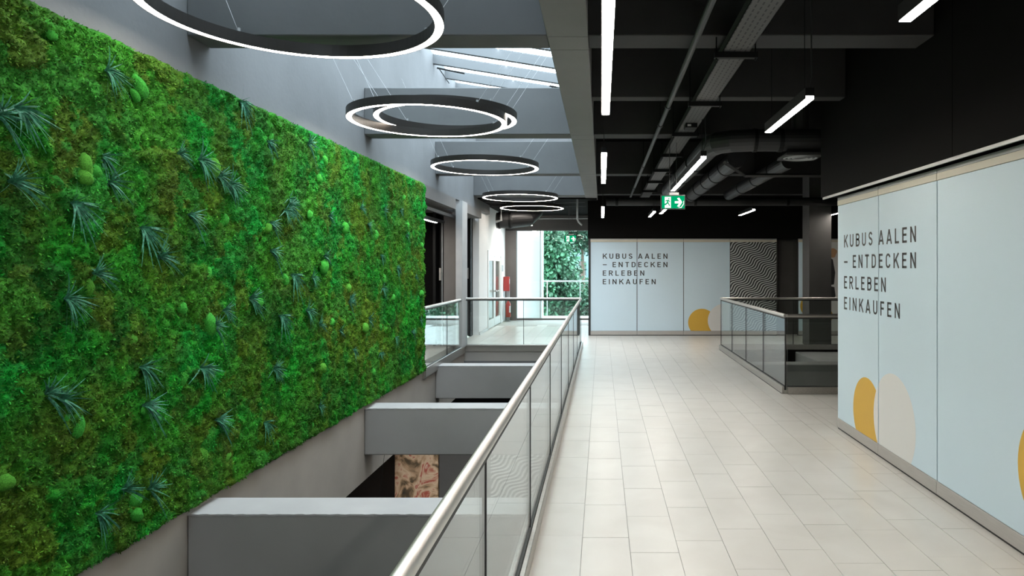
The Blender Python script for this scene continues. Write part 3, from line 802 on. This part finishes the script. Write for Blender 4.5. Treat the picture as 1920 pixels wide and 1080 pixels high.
# second atrium below the floor
tag(MB().bbox(HX0, HX1, 12.55, 12.95, -0.67, -0.05, 0.01).build('atrium_beam', M['lowbeam']), 'grey cross beam inside the second atrium', kind='structure')
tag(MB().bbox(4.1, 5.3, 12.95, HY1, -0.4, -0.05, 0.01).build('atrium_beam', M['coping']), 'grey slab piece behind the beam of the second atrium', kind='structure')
tag(MB().box(HX0 - 0.02, HX0, HY0, HY1, -1.2, -0.01).box(HX0, HX1, HY1, HY1 + 0.02, -1.2, -0.01).box(HX1, HX1 + 0.02, HY0, HY1, -1.2, -0.01).build('wall_second_atrium', M['darkbeam']), 'dark slab edges inside the second atrium', kind='structure')
tag(MB().box(HX0, HX1, HY0 + 0.4, HY1, -2.3, -2.2).build('floor_second_atrium', M['darkbeam']), 'dark stair landing below the second atrium', kind='structure')
tag(MB().bbox(4.56, 5.05, 15.0, 15.5, 0, 4.05, 0.006).build('column', M['column']), 'dark grey square column behind the second atrium', kind='structure')

# ------------------------------------------------------------------ lettering, drawn with strokes
def arc(cx, cy, rx, ry, a0, a1, n=10):
    return [(cx + rx * math.cos(math.radians(a0 + (a1 - a0) * k / n)), cy + ry * math.sin(math.radians(a0 + (a1 - a0) * k / n))) for k in range(n + 1)]
T = 0.148; h_ = T / 2
GLY = {   # width, strokes (centre lines) in units of the cap height
    'K': (0.62, [[(h_, 0), (h_, 1)], [(0.60, 1.0), (h_, 0.36)], [(0.28, 0.60), (0.62, 0.0)]]),
    'U': (0.60, [[(h_, 1), (h_, 0.30)] + arc(0.30, 0.30, 0.225, 0.225, 180, 360) + [(0.60 - h_, 1)]]),
    'B': (0.60, [[(h_, 0), (h_, 1)], [(h_, 1 - h_), (0.32, 1 - h_)] + arc(0.33, 0.735, 0.19, 0.19, 90, -90) + [(h_, 0.545)], [(h_, 0.545), (0.33, 0.545)] + arc(0.335, 0.31, 0.20, 0.235, 90, -90) + [(h_, h_)]]),
    'S': (0.58, [arc(0.29, 0.725, 0.20, 0.20, 15, 270) + arc(0.29, 0.285, 0.21, 0.21, 90, -165)]),
    'A': (0.66, [[(0.05, 0), (0.33, 1)], [(0.61, 0), (0.33, 1)], [(0.14, 0.28), (0.52, 0.28)]]),
    'L': (0.50, [[(h_, 1), (h_, 0)], [(0, h_), (0.50, h_)]]),
    'E': (0.52, [[(h_, 1), (h_, 0)], [(0, h_), (0.52, h_)], [(0, 1 - h_), (0.52, 1 - h_)], [(0, 0.52), (0.47, 0.52)]]),
    'N': (0.62, [[(h_, 0), (h_, 1)], [(h_, 0.97), (0.62 - h_, 0.03)], [(0.62 - h_, 0), (0.62 - h_, 1)]]),
    'T': (0.56, [[(0.28, 0), (0.28, 1)], [(0, 1 - h_), (0.56, 1 - h_)]]),
    'D': (0.60, [[(h_, 0), (h_, 1)], [(h_, 1 - h_), (0.28, 1 - h_)] + arc(0.28, 0.68, 0.245, 0.245, 90, 0, 6) + arc(0.28, 0.32, 0.245, 0.245, 0, -90, 6) + [(h_, h_)]]),
    'C': (0.58, [arc(0.30, 0.70, 0.225, 0.225, 10, 180) + arc(0.30, 0.30, 0.225, 0.225, 180, 350)]),
    'R': (0.60, [[(h_, 0), (h_, 1)], [(h_, 1 - h_), (0.32, 1 - h_)] + arc(0.33, 0.71, 0.20, 0.215, 90, -90) + [(h_, 0.495)], [(0.30, 0.48), (0.56, 0.0)]]),
    'I': (0.15, [[(h_, 0), (h_, 1)]]),
    'F': (0.50, [[(h_, 1), (h_, 0)], [(0, 1 - h_), (0.50, 1 - h_)], [(0, 0.50), (0.45, 0.50)]]),
    '-': (0.60, [[(0, 0.47), (0.60, 0.47)]]),
}
def letter_mb(ch, u, v, size, yoff):
    b = MB()
    for stn in GLY[ch][1]:
        p = [np.array(q) for q in stn]
        L_, R_ = [], []
        for k in range(len(p)):
            d0 = p[k] - p[k - 1] if k else p[1] - p[0]
            d1 = p[k + 1] - p[k] if k < len(p) - 1 else d0
            d0 = d0 / (np.linalg.norm(d0) + 1e-9); d1 = d1 / (np.linalg.norm(d1) + 1e-9)
            n0 = np.array((-d0[1], d0[0])); n1 = np.array((-d1[1], d1[0]))
            nn = n0 + n1; nn /= (np.linalg.norm(nn) + 1e-9)
            nn = nn / max(0.5, float(nn @ n0))
            L_.append(p[k] + nn * h_); R_.append(p[k] - nn * h_)
        for k in range(len(p) - 1):
            b.quad(*[(u + q[0] * size * WX, yoff, v + q[1] * size) for q in (L_[k], R_[k], R_[k + 1], L_[k + 1])])
    return b
WX = 1.28
LINES = [('KUBUS AALEN', 2.082, 1.645), ('- ENTDECKEN', 1.868, 1.645), ('ERLEBEN', 1.652, 1.055), ('EINKAUFEN', 1.434, 1.345)]
def layout(u0):
    res = []
    S = 0.131
    for txt, top, width in LINES:
        gw = sum((GLY[c][0] if c != ' ' else 0.10) for c in txt) * S * WX
        gap = (width - gw) / (len(txt) - 1)
        u = u0
        for c in txt:
            w = (GLY[c][0] if c != ' ' else 0.10) * S * WX
            if c != ' ': res.append((c, u, u + w, top - S, S))
            u += w + gap
    return res
def clip_poly(pts, axis, val, keep_greater):
    outp = []
    for a, b_ in zip(pts, pts[1:] + pts[:1]):
        ia = (a[axis] >= val) == keep_greater; ib = (b_[axis] >= val) == keep_greater
        if ia: outp.append(a)
        if ia != ib:
            t = (val - a[axis]) / (b_[axis] - a[axis])
            outp.append((a[0] + t * (b_[0] - a[0]), a[1] + t * (b_[1] - a[1])))
    return outp
def disk(cu, cv, r, u0, u1, v0):
    p = [(cu + r * math.cos(2 * PI * k / 56), cv + r * math.sin(2 * PI * k / 56)) for k in range(56)]
    for ax, val, g in ((0, u0, True), (0, u1, False), (1, v0, True)):
        p = clip_poly(p, ax, val, g)
        if not p: return None
    return p

# ------------------------------------------------------------------ partition panels
def partition(loc, rz, u0, u1, text_u, disks, label, group, face=None, top=2.49, extra_top=True, ink_figure=False):
    """u along local x measured from loc; panel face at local y = 0, facing local -y"""
    t = empty('partition_panel', loc, rz)
    g = 0.008
    MB().bbox(u0 + g, u1 - g, 0.0, 0.05, 0.118, top - 0.085, 0.002).build('board', face or M['panel'], t)
    MB().bbox(u0 + 0.003, u1 - 0.003, -0.006, 0.056, 0.018, 0.115, 0.002).build('plinth', M['plate'], t)
    MB().box(u0 + 0.001, u1 - 0.001, 0.004, 0.05, 0.0, 0.018).build('floor_seal', M['gasket'], t)
    MB().bbox(u0 + 0.004, u1 - 0.004, -0.004, 0.054, top - 0.082, top - 0.03, 0.001).build('top_strip', M['cream'], t)
    MB().bbox(u0 + 0.004, u1 - 0.004, -0.002, 0.052, top - 0.028, top + 0.005, 0.001).build('top_rail', M['alu'], t)
    MB().box(u0 - g, u0 + g, 0.01, 0.05, 0.0, top).build('edge_seal', M['gasket'], t)
    if text_u is not None:
        for c, a, b_, v, S in layout(text_u):
            if u0 <= (a + b_) / 2 < u1:
                letter_mb(c, a, v, S, -0.0012).build('letter', M['ink'], t)
    for k, (cu, cv, r, m_) in enumerate(disks):
        p = disk(cu, cv, r, u0 + g + 0.001, u1 - g - 0.001, 0.118)
        if p: MB().poly([(q[0], -0.0006 - 0.0005 * k, q[1]) for q in p]).build('printed_disk', M[m_], t)
    return tag(t, label, 'partition panel', group)
DS = [(0.81, 0.33, 0.35, 'yellow'), (1.41, 0.38, 0.43, 'whiteprint')]
DS2 = [(3.62, 0.55, 0.42, 'yellow')]
R90 = -PI / 2
gA = 'partition panels along the walkway'
partition((XS, 7.39, 0), R90, 0.0, 1.09, 0.20, DS, 'narrow looking blue partition panel at the corner with the first letters and yellow disk', gA)
partition((XS, 7.39, 0), R90, 1.09, 2.19, 0.20, DS, 'blue partition panel with the ends of the words and most of the white disk', gA)
partition((XS, 7.39, 0), R90, 2.19, 3.29, None, DS2, 'blank blue partition panel nearest in view, with a sliver of yellow disk', gA)
for k in range(3, 12):
    partition((XS, 7.39, 0), R90, 2.19 + 1.1 * (k - 2), 3.29 + 1.1 * (k - 2), None, DS2 if k == 3 else [], 'blue partition panel beside the viewer outside the picture', gA)
MB_end = MB().bbox(XS + 0.05, XS + 0.2, 7.385, 7.40, 0, 2.49, 0.002)
tag(MB_end.build('trim_6', M['plate']), 'narrow end strip at the corner of the blue partition', kind='structure')
gB = 'partition panels of the far storefront'
FX = -0.285
DF = [(2.55 - FX, 0.33, 0.35, 'yellow'), (3.13 - FX, 0.38, 0.43, 'whiteprint')]
W4 = 1.185
partition((FX, YS, 0), 0, 0, W4, 0.315, [], 'far blue partition panel with the left part of the slogan, beside the window', gB, top=2.46)
partition((FX, YS, 0), 0, W4, 2 * W4, 0.315, [], 'far blue partition panel with the right part of the slogan', gB, top=2.46)
partition((FX, YS, 0), 0, 2 * W4, 3 * W4, None, DF, 'far blue partition panel with the yellow disk', gB, top=2.46)
partition((FX, YS, 0), 0, 3 * W4, 4 * W4, None, [], 'far partition panel printed with black and white wavy lines', gB, face=M['wave'], top=2.46)
partition((5.0, YS, 0), 0, 0, 0.78, None, [(0.35, 0.75, 0.30, 'yellow')], 'far pale panel with a yellow disk, mostly hidden by the dark column', gB, top=2.46)
tp = partition((5.78, YS, 0), 0, 0, 1.2, None, [(-0.1, 0.5, 0.2, 'yellow')], 'far pale panel with a fashion print, beside the dark column', gB, face=M['whiteprint'], top=2.46)
fig = MB()
MB().poly([(-0.1 + 0.10 * math.cos(a) * (1 + 0.2 * math.sin(3 * a)) + 0.20, -0.001, 2.10 + 0.12 * math.sin(a)) for a in [2 * PI * k / 20 for k in range(20)]]).build('printed_shape', mat('tan_print', (0.55, 0.33, 0.18), 0.5), tp)
MB().poly([(0.02, -0.001, 1.98), (0.10, -0.001, 1.93), (0.16, -0.001, 1.6), (0.13, -0.001, 1.3), (0.02, -0.001, 1.28)]).poly([(0.03, -0.001, 1.25), (0.14, -0.001, 1.23), (0.17, -0.001, 1.0), (0.10, -0.001, 0.92), (0.04, -0.001, 1.0)]).build('printed_shape', M['ink'], tp)
tag(MB().box(4.44, 5.02, 18.3, 18.45, 0, 2.5).box(4.44, 4.46, YS, 18.4, 0, 2.5).build('wall_recess', M['darkwall']), 'dark recess beside the wavy line panel', kind='structure')
tag(MB().box(7.2, 11, YS, YS + 0.2, 0, 2.46).build('wall_far', M['darkwall']), 'dark far wall beyond the storefront panels', kind='structure')
tag(MB().box(FX - 0.05, FX, YS - 0.02, YS + 0.06, 0, 2.46).build('trim_7', M['gasket']), 'dark end post of the far storefront', kind='structure')
tag(MB().box(FX - 0.05, 11, YS + 0.35, YS + 0.45, 0, 4.05).build('wall_far_core', M['darkwall']), 'dark wall behind the far storefront', kind='structure')

# ------------------------------------------------------------------ far window and what lies outside
win = tag(empty('window_2', (-1.6, YWIN, 0)), 'tall glazed window at the end of the passage', kind='structure')
child(MB().box(-3.14, -2.78, YWIN - 0.12, YWIN + 0.12, 0, 2.95), 'jamb', M['lintel'], win)
child(MB().box(-0.02, 0.35, YWIN - 0.12, YWIN + 0.12, 0, 2.95), 'jamb', M['lintel'], win)
child(MB().box(-3.4, 0.35, YWIN - 0.12, YWIN + 0.2, 2.93, 3.5), 'header', M['darkwall'], win)
child(MB().box(-2.78, -0.02, YWIN - 0.04, YWIN + 0.06, 0, 0.06), 'bottom_rail', M['lintel'], win)
child(MB().box(-2.02, -1.99, YWIN - 0.03, YWIN + 0.03, 0.06, 2.93), 'mullion', M['grey'], win)
child(MB().box(-2.78, -2.02, YWIN, YWIN + 0.012, 0.06, 2.93), 'pane', M['glassw'], win)
child(MB().box(-1.99, -0.02, YWIN, YWIN + 0.012, 0.06, 2.93), 'pane', M['glassw'], win)
tag(MB().box(0.3, 0.5, YS + 0.4, YWIN + 0.1, 0, 4.05).build('wall_passage', M['darkwall']), 'dark side wall of the passage to the window', kind='structure')
tag(MB().box(-3.1, -2.0, 23.0, 23.5, -4, 6.0).build('wall_outside', M['white']), 'white outer pier standing behind the window', kind='structure')
tag(MB().box(-40, 40, 22.6, 120, -4.3, -4.0).build('ground_outside', M['ground']), 'ground outside the window', kind='structure')
tag(MB().box(-3.1, 3, 22.55, 25.0, -0.35, -0.05).build('terrace', M['grout']), 'terrace outside the window', kind='structure')
tr = tag(empty('terrace_railing', (-1, 24.9, 0)), 'thin metal railing on the terrace outside the window', 'railing')
child(MB().box(-3.0, 3, 24.88, 24.92, 1.20, 1.25), 'top_rail', M['grey'], tr)
for k in range(5):
    child(MB().box(-2.0 + k * 1.2, -1.97 + k * 1.2, 24.88, 24.92, -0.05, 1.2), 'post', M['grey'], tr)
bl = tag(empty('house', (0, 45, -4)), 'pale blue house seen behind the trees through the window', 'building')
child(MB().box(-6.0, -0.6, 44, 48, -4, 4.6), 'wall', M['bluewall'], bl)
child(MB().box(-0.6, 4.0, 44, 48, -4, 6.6), 'wall', M['roofred'], bl)
for zz in (-1.2, 1.0):
    for xx in (-2.4, -1.5, 0.2):
        child(MB().box(xx, xx + 0.5, 43.95, 44.0, zz, zz + 1.1), 'window', M['darkwall'], bl)
M['leafA'] = mat('leaf_green', (0.020, 0.085, 0.038), 0.6, noise=0.6, nscale=0.9)
M['leafB'] = mat('leaf_dark', (0.010, 0.045, 0.022), 0.6, noise=0.6, nscale=0.9)
def tree(x, y, zc, rx, rz_, n, seed, m_, label):
    r_ = np.random.default_rng(seed)
    t = empty('tree', (x, y, -4.0))
    MB().tube([(0, 0, 0), (0.05, 0, (zc + 4) * 0.5), (-0.05, 0.05, zc + 4)], [0.16, 0.12, 0.06], 8).build('trunk', M['bark'], t)
    cl = r_.normal(size=(34, 3)); cl /= np.linalg.norm(cl, axis=1, keepdims=True); cl *= r_.uniform(0.45, 1.0, (34, 1))
    c = cl[r_.integers(0, 34, n)] * (rx, rx, rz_) + r_.normal(0, 0.20, (n, 3)) * (rx, rx, rz_)
    d_ = r_.normal(size=(n, 3)); d_ /= np.linalg.norm(d_, axis=1, keepdims=True)
    s2 = np.cross(d_, r_.normal(size=(n, 3))); s2 /= np.linalg.norm(s2, axis=1, keepdims=True)
    c[:, 2] += zc + 4
    l, w = r_.uniform(0.12, 0.22, (n, 1)), r_.uniform(0.04, 0.08, (n, 1))
    Vv = np.stack([c, c + d_ * l * 0.5 + s2 * w, c + d_ * l, c + d_ * l * 0.5 - s2 * w], 1).reshape(-1, 3)
    np_mesh('crown', Vv, np.arange(4 * n).reshape(-1, 4), None, m_, t, False)
    return tag(t, label, 'tree', 'trees outside the window')
tree(-2.5, 29, 1.2, 1.3, 2.6, 26000, 1, M['leafA'], 'leafy green tree just right of the white outer pier')
tree(0.1, 31, -0.8, 1.5, 1.9, 22000, 2, M['leafA'], 'low green tree in the lower corner of the window')
tree(-1.0, 36, 3.9, 2.6, 1.4, 22000, 3, M['leafB'], 'dark tree crown across the top of the window')
tree(-3.4, 40, -0.8, 2.6, 3.0, 20000, 4, M['leafB'], 'dark bushy tree at the back of the window view')

# ------------------------------------------------------------------ ceiling services
tray = tag(empty('cable_tray', (1.0, 8, 3.33)), 'long perforated cable tray hanging under the black ceiling', 'cable tray')
tx0, tx1, tz = 0.895, 1.095, 3.34
child(MB().box(tx0, tx1, 1.0, 15.9, tz, tz + 0.004), 'tray_bottom', M['perf'], tray)
child(MB().box(tx0, tx0 + 0.004, 1.0, 16.0, tz, tz + 0.06), 'tray_side', M['tray'], tray)
child(MB().box(tx1 - 0.004, tx1, 1.0, 16.0, tz, tz + 0.06), 'tray_side', M['tray'], tray)
for k in range(9):
    y = 2.0 + 1.52 * k
    br = child(MB().box(tx0 - 0.06, tx1 + 0.06, y, y + 0.045, tz - 0.045, tz - 0.002), 'bracket', M['blackmetal'], tray)
    for xx in (tx0 - 0.045, tx1 + 0.045):
        MB().tube([(xx, y + 0.02, tz - 0.06), (xx, y + 0.02, ZB if any(q <= y + 0.02 <= q + 0.3 for q in BEAMY) else 4.05)], 0.006, 6).build('threaded_rod', M['blackmetal'], br)
child(MB().bbox(0.93, 1.06, 7.55, 7.72, tz - 0.05, tz, 0.004), 'junction_box', M['blackmetal'], tray)
child(MB().box(0.95, 0.99, 7.545, 7.55, tz - 0.035, tz - 0.015), 'box_label', M['whiteprint'], tray)
pp = tag(empty('sprinkler_pipe', (0.67, 8, 3.36)), 'straight grey pipe running beside the cable tray', 'pipe')
child(MB().tube([(0.675, 1.0, 3.375), (0.675, 16.0, 3.375)], 0.024, 12, True), 'pipe_run', M['tray'], pp)
for y in (3.8, 6.9, 7.8, 11.0, 14.0):
    child(MB().tube([(0.675, y, 3.375), (0.675, y + 0.07, 3.375)], 0.032, 12), 'coupling', M['duct'], pp)
    child(MB().tube([(0.675, y + 0.035, 3.40), (0.675, y + 0.035, 4.05)], 0.006, 6), 'hanger', M['blackmetal'], pp)
def spiral_duct(pts, r, label, ribs=()):
    t = tag(empty('ventilation_duct', pts[0]), label, 'duct', 'round ventilation ducts')
    child(MB().tube(pts, r, 20), 'duct_run', M['duct'], t).data.polygons.foreach_set('use_smooth', [False] * (20 * (len(pts) - 1) + 2))
    for a, b_ in ribs:
        child(MB().tube([a, b_], r * 1.07, 20), 'collar', M['blackmetal'], t)
    return t
def ybands(x, z, ys):
    return [((x, y, z), (x, y + 0.05, z)) for y in ys]
spiral_duct([(1.90, 9.6, 3.27), (1.90, 14.6, 3.27)], 0.13, 'round duct running lengthwise behind the exit sign light', ybands(1.90, 3.27, (10.4, 11.3, 12.2, 13.2, 14.3)))
spiral_duct([(2.72, 9.9, 3.28), (2.72, 14.6, 3.28)], 0.11, 'thinner round duct further from the cable tray', ybands(2.72, 3.28, (10.8, 12.0, 13.2)))
spiral_duct([(2.62, 7.95, 3.22), (1.75, 7.95, 3.22), (1.53, 8.0, 3.22), (1.39, 8.12, 3.22), (1.33, 8.35, 3.22), (1.30, 13.3, 3.22)], 0.13,
            'large round duct bending from across to lengthwise beside the linear lights', [((2.05, 7.95, 3.22), (2.10, 7.95, 3.22)), ((1.76, 7.95, 3.22), (1.80, 7.95, 3.22))] + ybands(1.315, 3.22, (9.6, 11.0, 12.4)))
spiral_duct([(0.1, 14.8, 3.16), (6.0, 14.8, 3.16)], 0.09, 'long dark duct crossing the ceiling in front of the far fascia', [((0.3, 14.8, 3.16), (0.36, 14.8, 3.16)), ((2.0, 14.8, 3.16), (2.06, 14.8, 3.16)), ((4.0, 14.8, 3.16), (4.06, 14.8, 3.16))])
t = tag(empty('support_channel', (2, 10, 3.2)), 'bent grey support channel between the ducts', 'bracket')
child(MB().tube([(1.55, 8.6, 3.06), (2.05, 9.8, 3.06)], 0.025, 4), 'channel', M['tray'], t)
child(MB().tube([(2.05, 9.8, 3.06), (3.4, 9.8, 3.06)], 0.028, 4), 'channel', M['tray'], t)
for xx in (2.2, 3.3):
    child(MB().tube([(xx, 9.8, 3.06), (xx, 9.8, 4.05)], 0.007, 6), 'threaded_rod', M['blackmetal'], t)
vt = tag(empty('ceiling_vent', (2.35, 8.15, 3.1)), 'square perforated ceiling vent beside the bulkhead', 'vent')
child(MB().bbox(2.12, 2.56, 7.82, 8.26, 3.03, 3.06, 0.003), 'vent_frame', M['tray'], vt)
for rr in (0.07, 0.12, 0.17):
    child(MB().lathe((2.34, 8.04, 3.025), [(rr, 0.004), (rr + 0.018, -0.006), (rr + 0.026, 0.004)], 28), 'vent_ring', M['grey'], vt)
child(MB().tube([(2.34, 8.04, 3.06), (2.34, 8.04, 4.05)], 0.10, 16), 'vent_neck', M['duct'], vt)
def pipe(pts, r, label, m_='tray'):
    t = tag(empty('pipe', pts[0]), label, 'pipe', 'thin pipes in the far ceiling corner')
    child(MB().tube(pts, r, 10), 'pipe_run', M[m_], t)
# far corner above the passage
spiral_duct([(-2.95, 19.2, 3.05), (-2.55, 19.2, 3.05), (-2.1, 19.5, 3.12), (-1.9, 19.8, 3.38)], 0.22, 'bent grey duct in the far corner above the white wall', [((-2.9, 19.2, 3.05), (-2.84, 19.2, 3.05)), ((-2.6, 19.2, 3.05), (-2.54, 19.2, 3.05))])
pipe([(-0.60, 16.9, 3.42), (-0.60, 16.9, 2.92), (-0.57, 16.95, 2.86), (-0.5, 17.1, 2.8)], 0.025, 'thin vertical pipe dropping beside the edge beam', 'grey')
pipe([(-2.75, 18.7, 3.42), (-2.75, 18.7, 3.02), (-2.9, 18.7, 2.98)], 0.035, 'short grey pipe dropping onto the far duct', 'grey')
pipe([(-2.3, 20.5, 3.42), (-2.3, 20.5, 3.2), (0.2, 20.5, 3.2)], 0.025, 'thin horizontal pipe above the far window', 'grey')

# ------------------------------------------------------------------ exit signs
def exit_sign(loc, w, label, top, mirror=False):
    t = empty('exit_sign', loc)
    h = w * 0.55
    MB().bbox(-w / 2 - 0.012, w / 2 + 0.012, -0.02, 0.02, -h / 2 - 0.012, h / 2 + 0.012, 0.003).build('sign_case', M['duct'], t)
    MB().box(-w / 2, w / 2, -0.023, -0.0195, -h / 2, h / 2).build('sign_face', M['signgreen'], t)
    MB().box(-w * 0.16, w * 0.25, -0.015, 0.015, h / 2 + 0.012, h / 2 + 0.045).build('mount', M['grey'], t)
    pic = MB()
    y = -0.0235
    q = lambda pts, yy=y: pic.poly([(a * w, yy, b_ * h) for a, b_ in pts])
    q([(-0.37, -0.46), (-0.10, -0.46), (-0.10, 0.42), (-0.37, 0.42)])
    q([(0.07, -0.10), (0.30, -0.10), (0.30, 0.08), (0.07, 0.08)])
    q([(0.17, 0.32), (0.27, 0.36), (0.40, -0.01), (0.29, -0.01)])
    q([(0.29, -0.01), (0.40, -0.01), (0.27, -0.38), (0.17, -0.34)])
    q([(0.20, -0.46), (0.34, -0.40), (0.45, -0.12), (0.45, 0.10), (0.47, 0.10), (0.475, -0.15), (0.36, -0.46)])
    pic.build('pictogram', M['signwhite'], t)
    man = MB()
    q2 = lambda pts: man.poly([(a * w, y - 0.0006, b_ * h) for a, b_ in pts])
    q2([(-0.195 + 0.028 * math.cos(a), 0.27 + 0.055 * math.sin(a)) for a in [2 * PI * k / 12 for k in range(12)]])
    q2([(-0.27, 0.16), (-0.20, 0.20), (-0.21, -0.10), (-0.28, -0.08)])
    q2([(-0.24, 0.18), (-0.19, 0.18), (-0.12, 0.02), (-0.16, 0.0)])
    q2([(-0.27, 0.18), (-0.25, 0.11), (-0.33, 0.05), (-0.35, 0.12)])
    q2([(-0.26, -0.05), (-0.20, -0.05), (-0.13, -0.30), (-0.17, -0.32)])
    q2([(-0.29, -0.04), (-0.23, -0.08), (-0.32, -0.24), (-0.41, -0.24), (-0.41, -0.18)])
    man.build('running_figure', M['signgreen'], t)
    for xx in (-w * 0.3, w * 0.3):
        MB().tube([(xx * 0.5, 0, h / 2 + 0.04), (xx * 0.5, 0, top - loc[2])], 0.004, 6).build('hanger', M['tray'], t)
    return tag(t, label, 'exit sign', 'green exit signs')
exit_sign((0.915, 8.75, 2.575), 0.29, 'green exit sign with running figure and arrow under the dark ceiling', 3.34)
exit_sign((-0.82, 18.0, 2.49), 0.29, 'small green exit sign hanging before the far window', 3.42)

# ------------------------------------------------------------------ fire equipment beside the window
st_ = tag(empty('equipment_post', (-3.0, 21.95, 0)), 'slim grey post carrying the red box beside the window', 'post')
child(MB().box(-3.06, -2.96, 21.925, 21.98, 0, 1.05), 'upright', M['grey'], st_)
child(MB().box(-3.10, -2.92, 21.86, 22.04, 0, 0.015), 'foot', M['grey'], st_)
ab = tag(empty('alarm_box', (-3.03, 21.85, 1.2)), 'red fire alarm box above the extinguisher', 'alarm box')
child(MB().bbox(-3.13, -2.95, 21.78, 21.92, 0.97, 1.43, 0.008), 'case', M['red'], ab)
child(MB().box(-2.955, -2.945, 21.80, 21.90, 1.20, 1.36), 'label_plate', M['whiteprint'], ab)
fe = tag(empty('fire_extinguisher', (-2.98, 21.78, 0.14)), 'red fire extinguisher hanging on the grey post', 'extinguisher')
MB().lathe((0, 0, 0), [(0.0, 0.0), (0.07, 0.0), (0.082, 0.02), (0.082, 0.40), (0.06, 0.46), (0.03, 0.49), (0.03, 0.52), (0, 0.52)], 20).build('cylinder_body', M['red'], fe, True)
MB().box(-0.02, 0.09, -0.015, 0.015, 0.52, 0.55).box(-0.02, 0.10, -0.012, 0.012, 0.57, 0.585).build('valve_handle', M['blackmetal'], fe)
MB().tube([(0.03, -0.02, 0.53), (0.10, -0.05, 0.48), (0.105, -0.05, 0.2), (0.10, -0.04, 0.1)], 0.012, 8).build('hose', M['gasket'], fe)
MB().box(0.04, 0.085, -0.075, -0.03, 0.15, 0.36).build('label_plate', M['whiteprint'], fe)
sg = tag(empty('door_sign', (-3.13, 21.6, 1.65)), 'small grey sign on the white wall beside the double door', 'sign')
child(MB().box(-3.138, -3.128, 21.45, 21.75, 1.6, 1.8), 'sign_plate', M['grey'], sg)
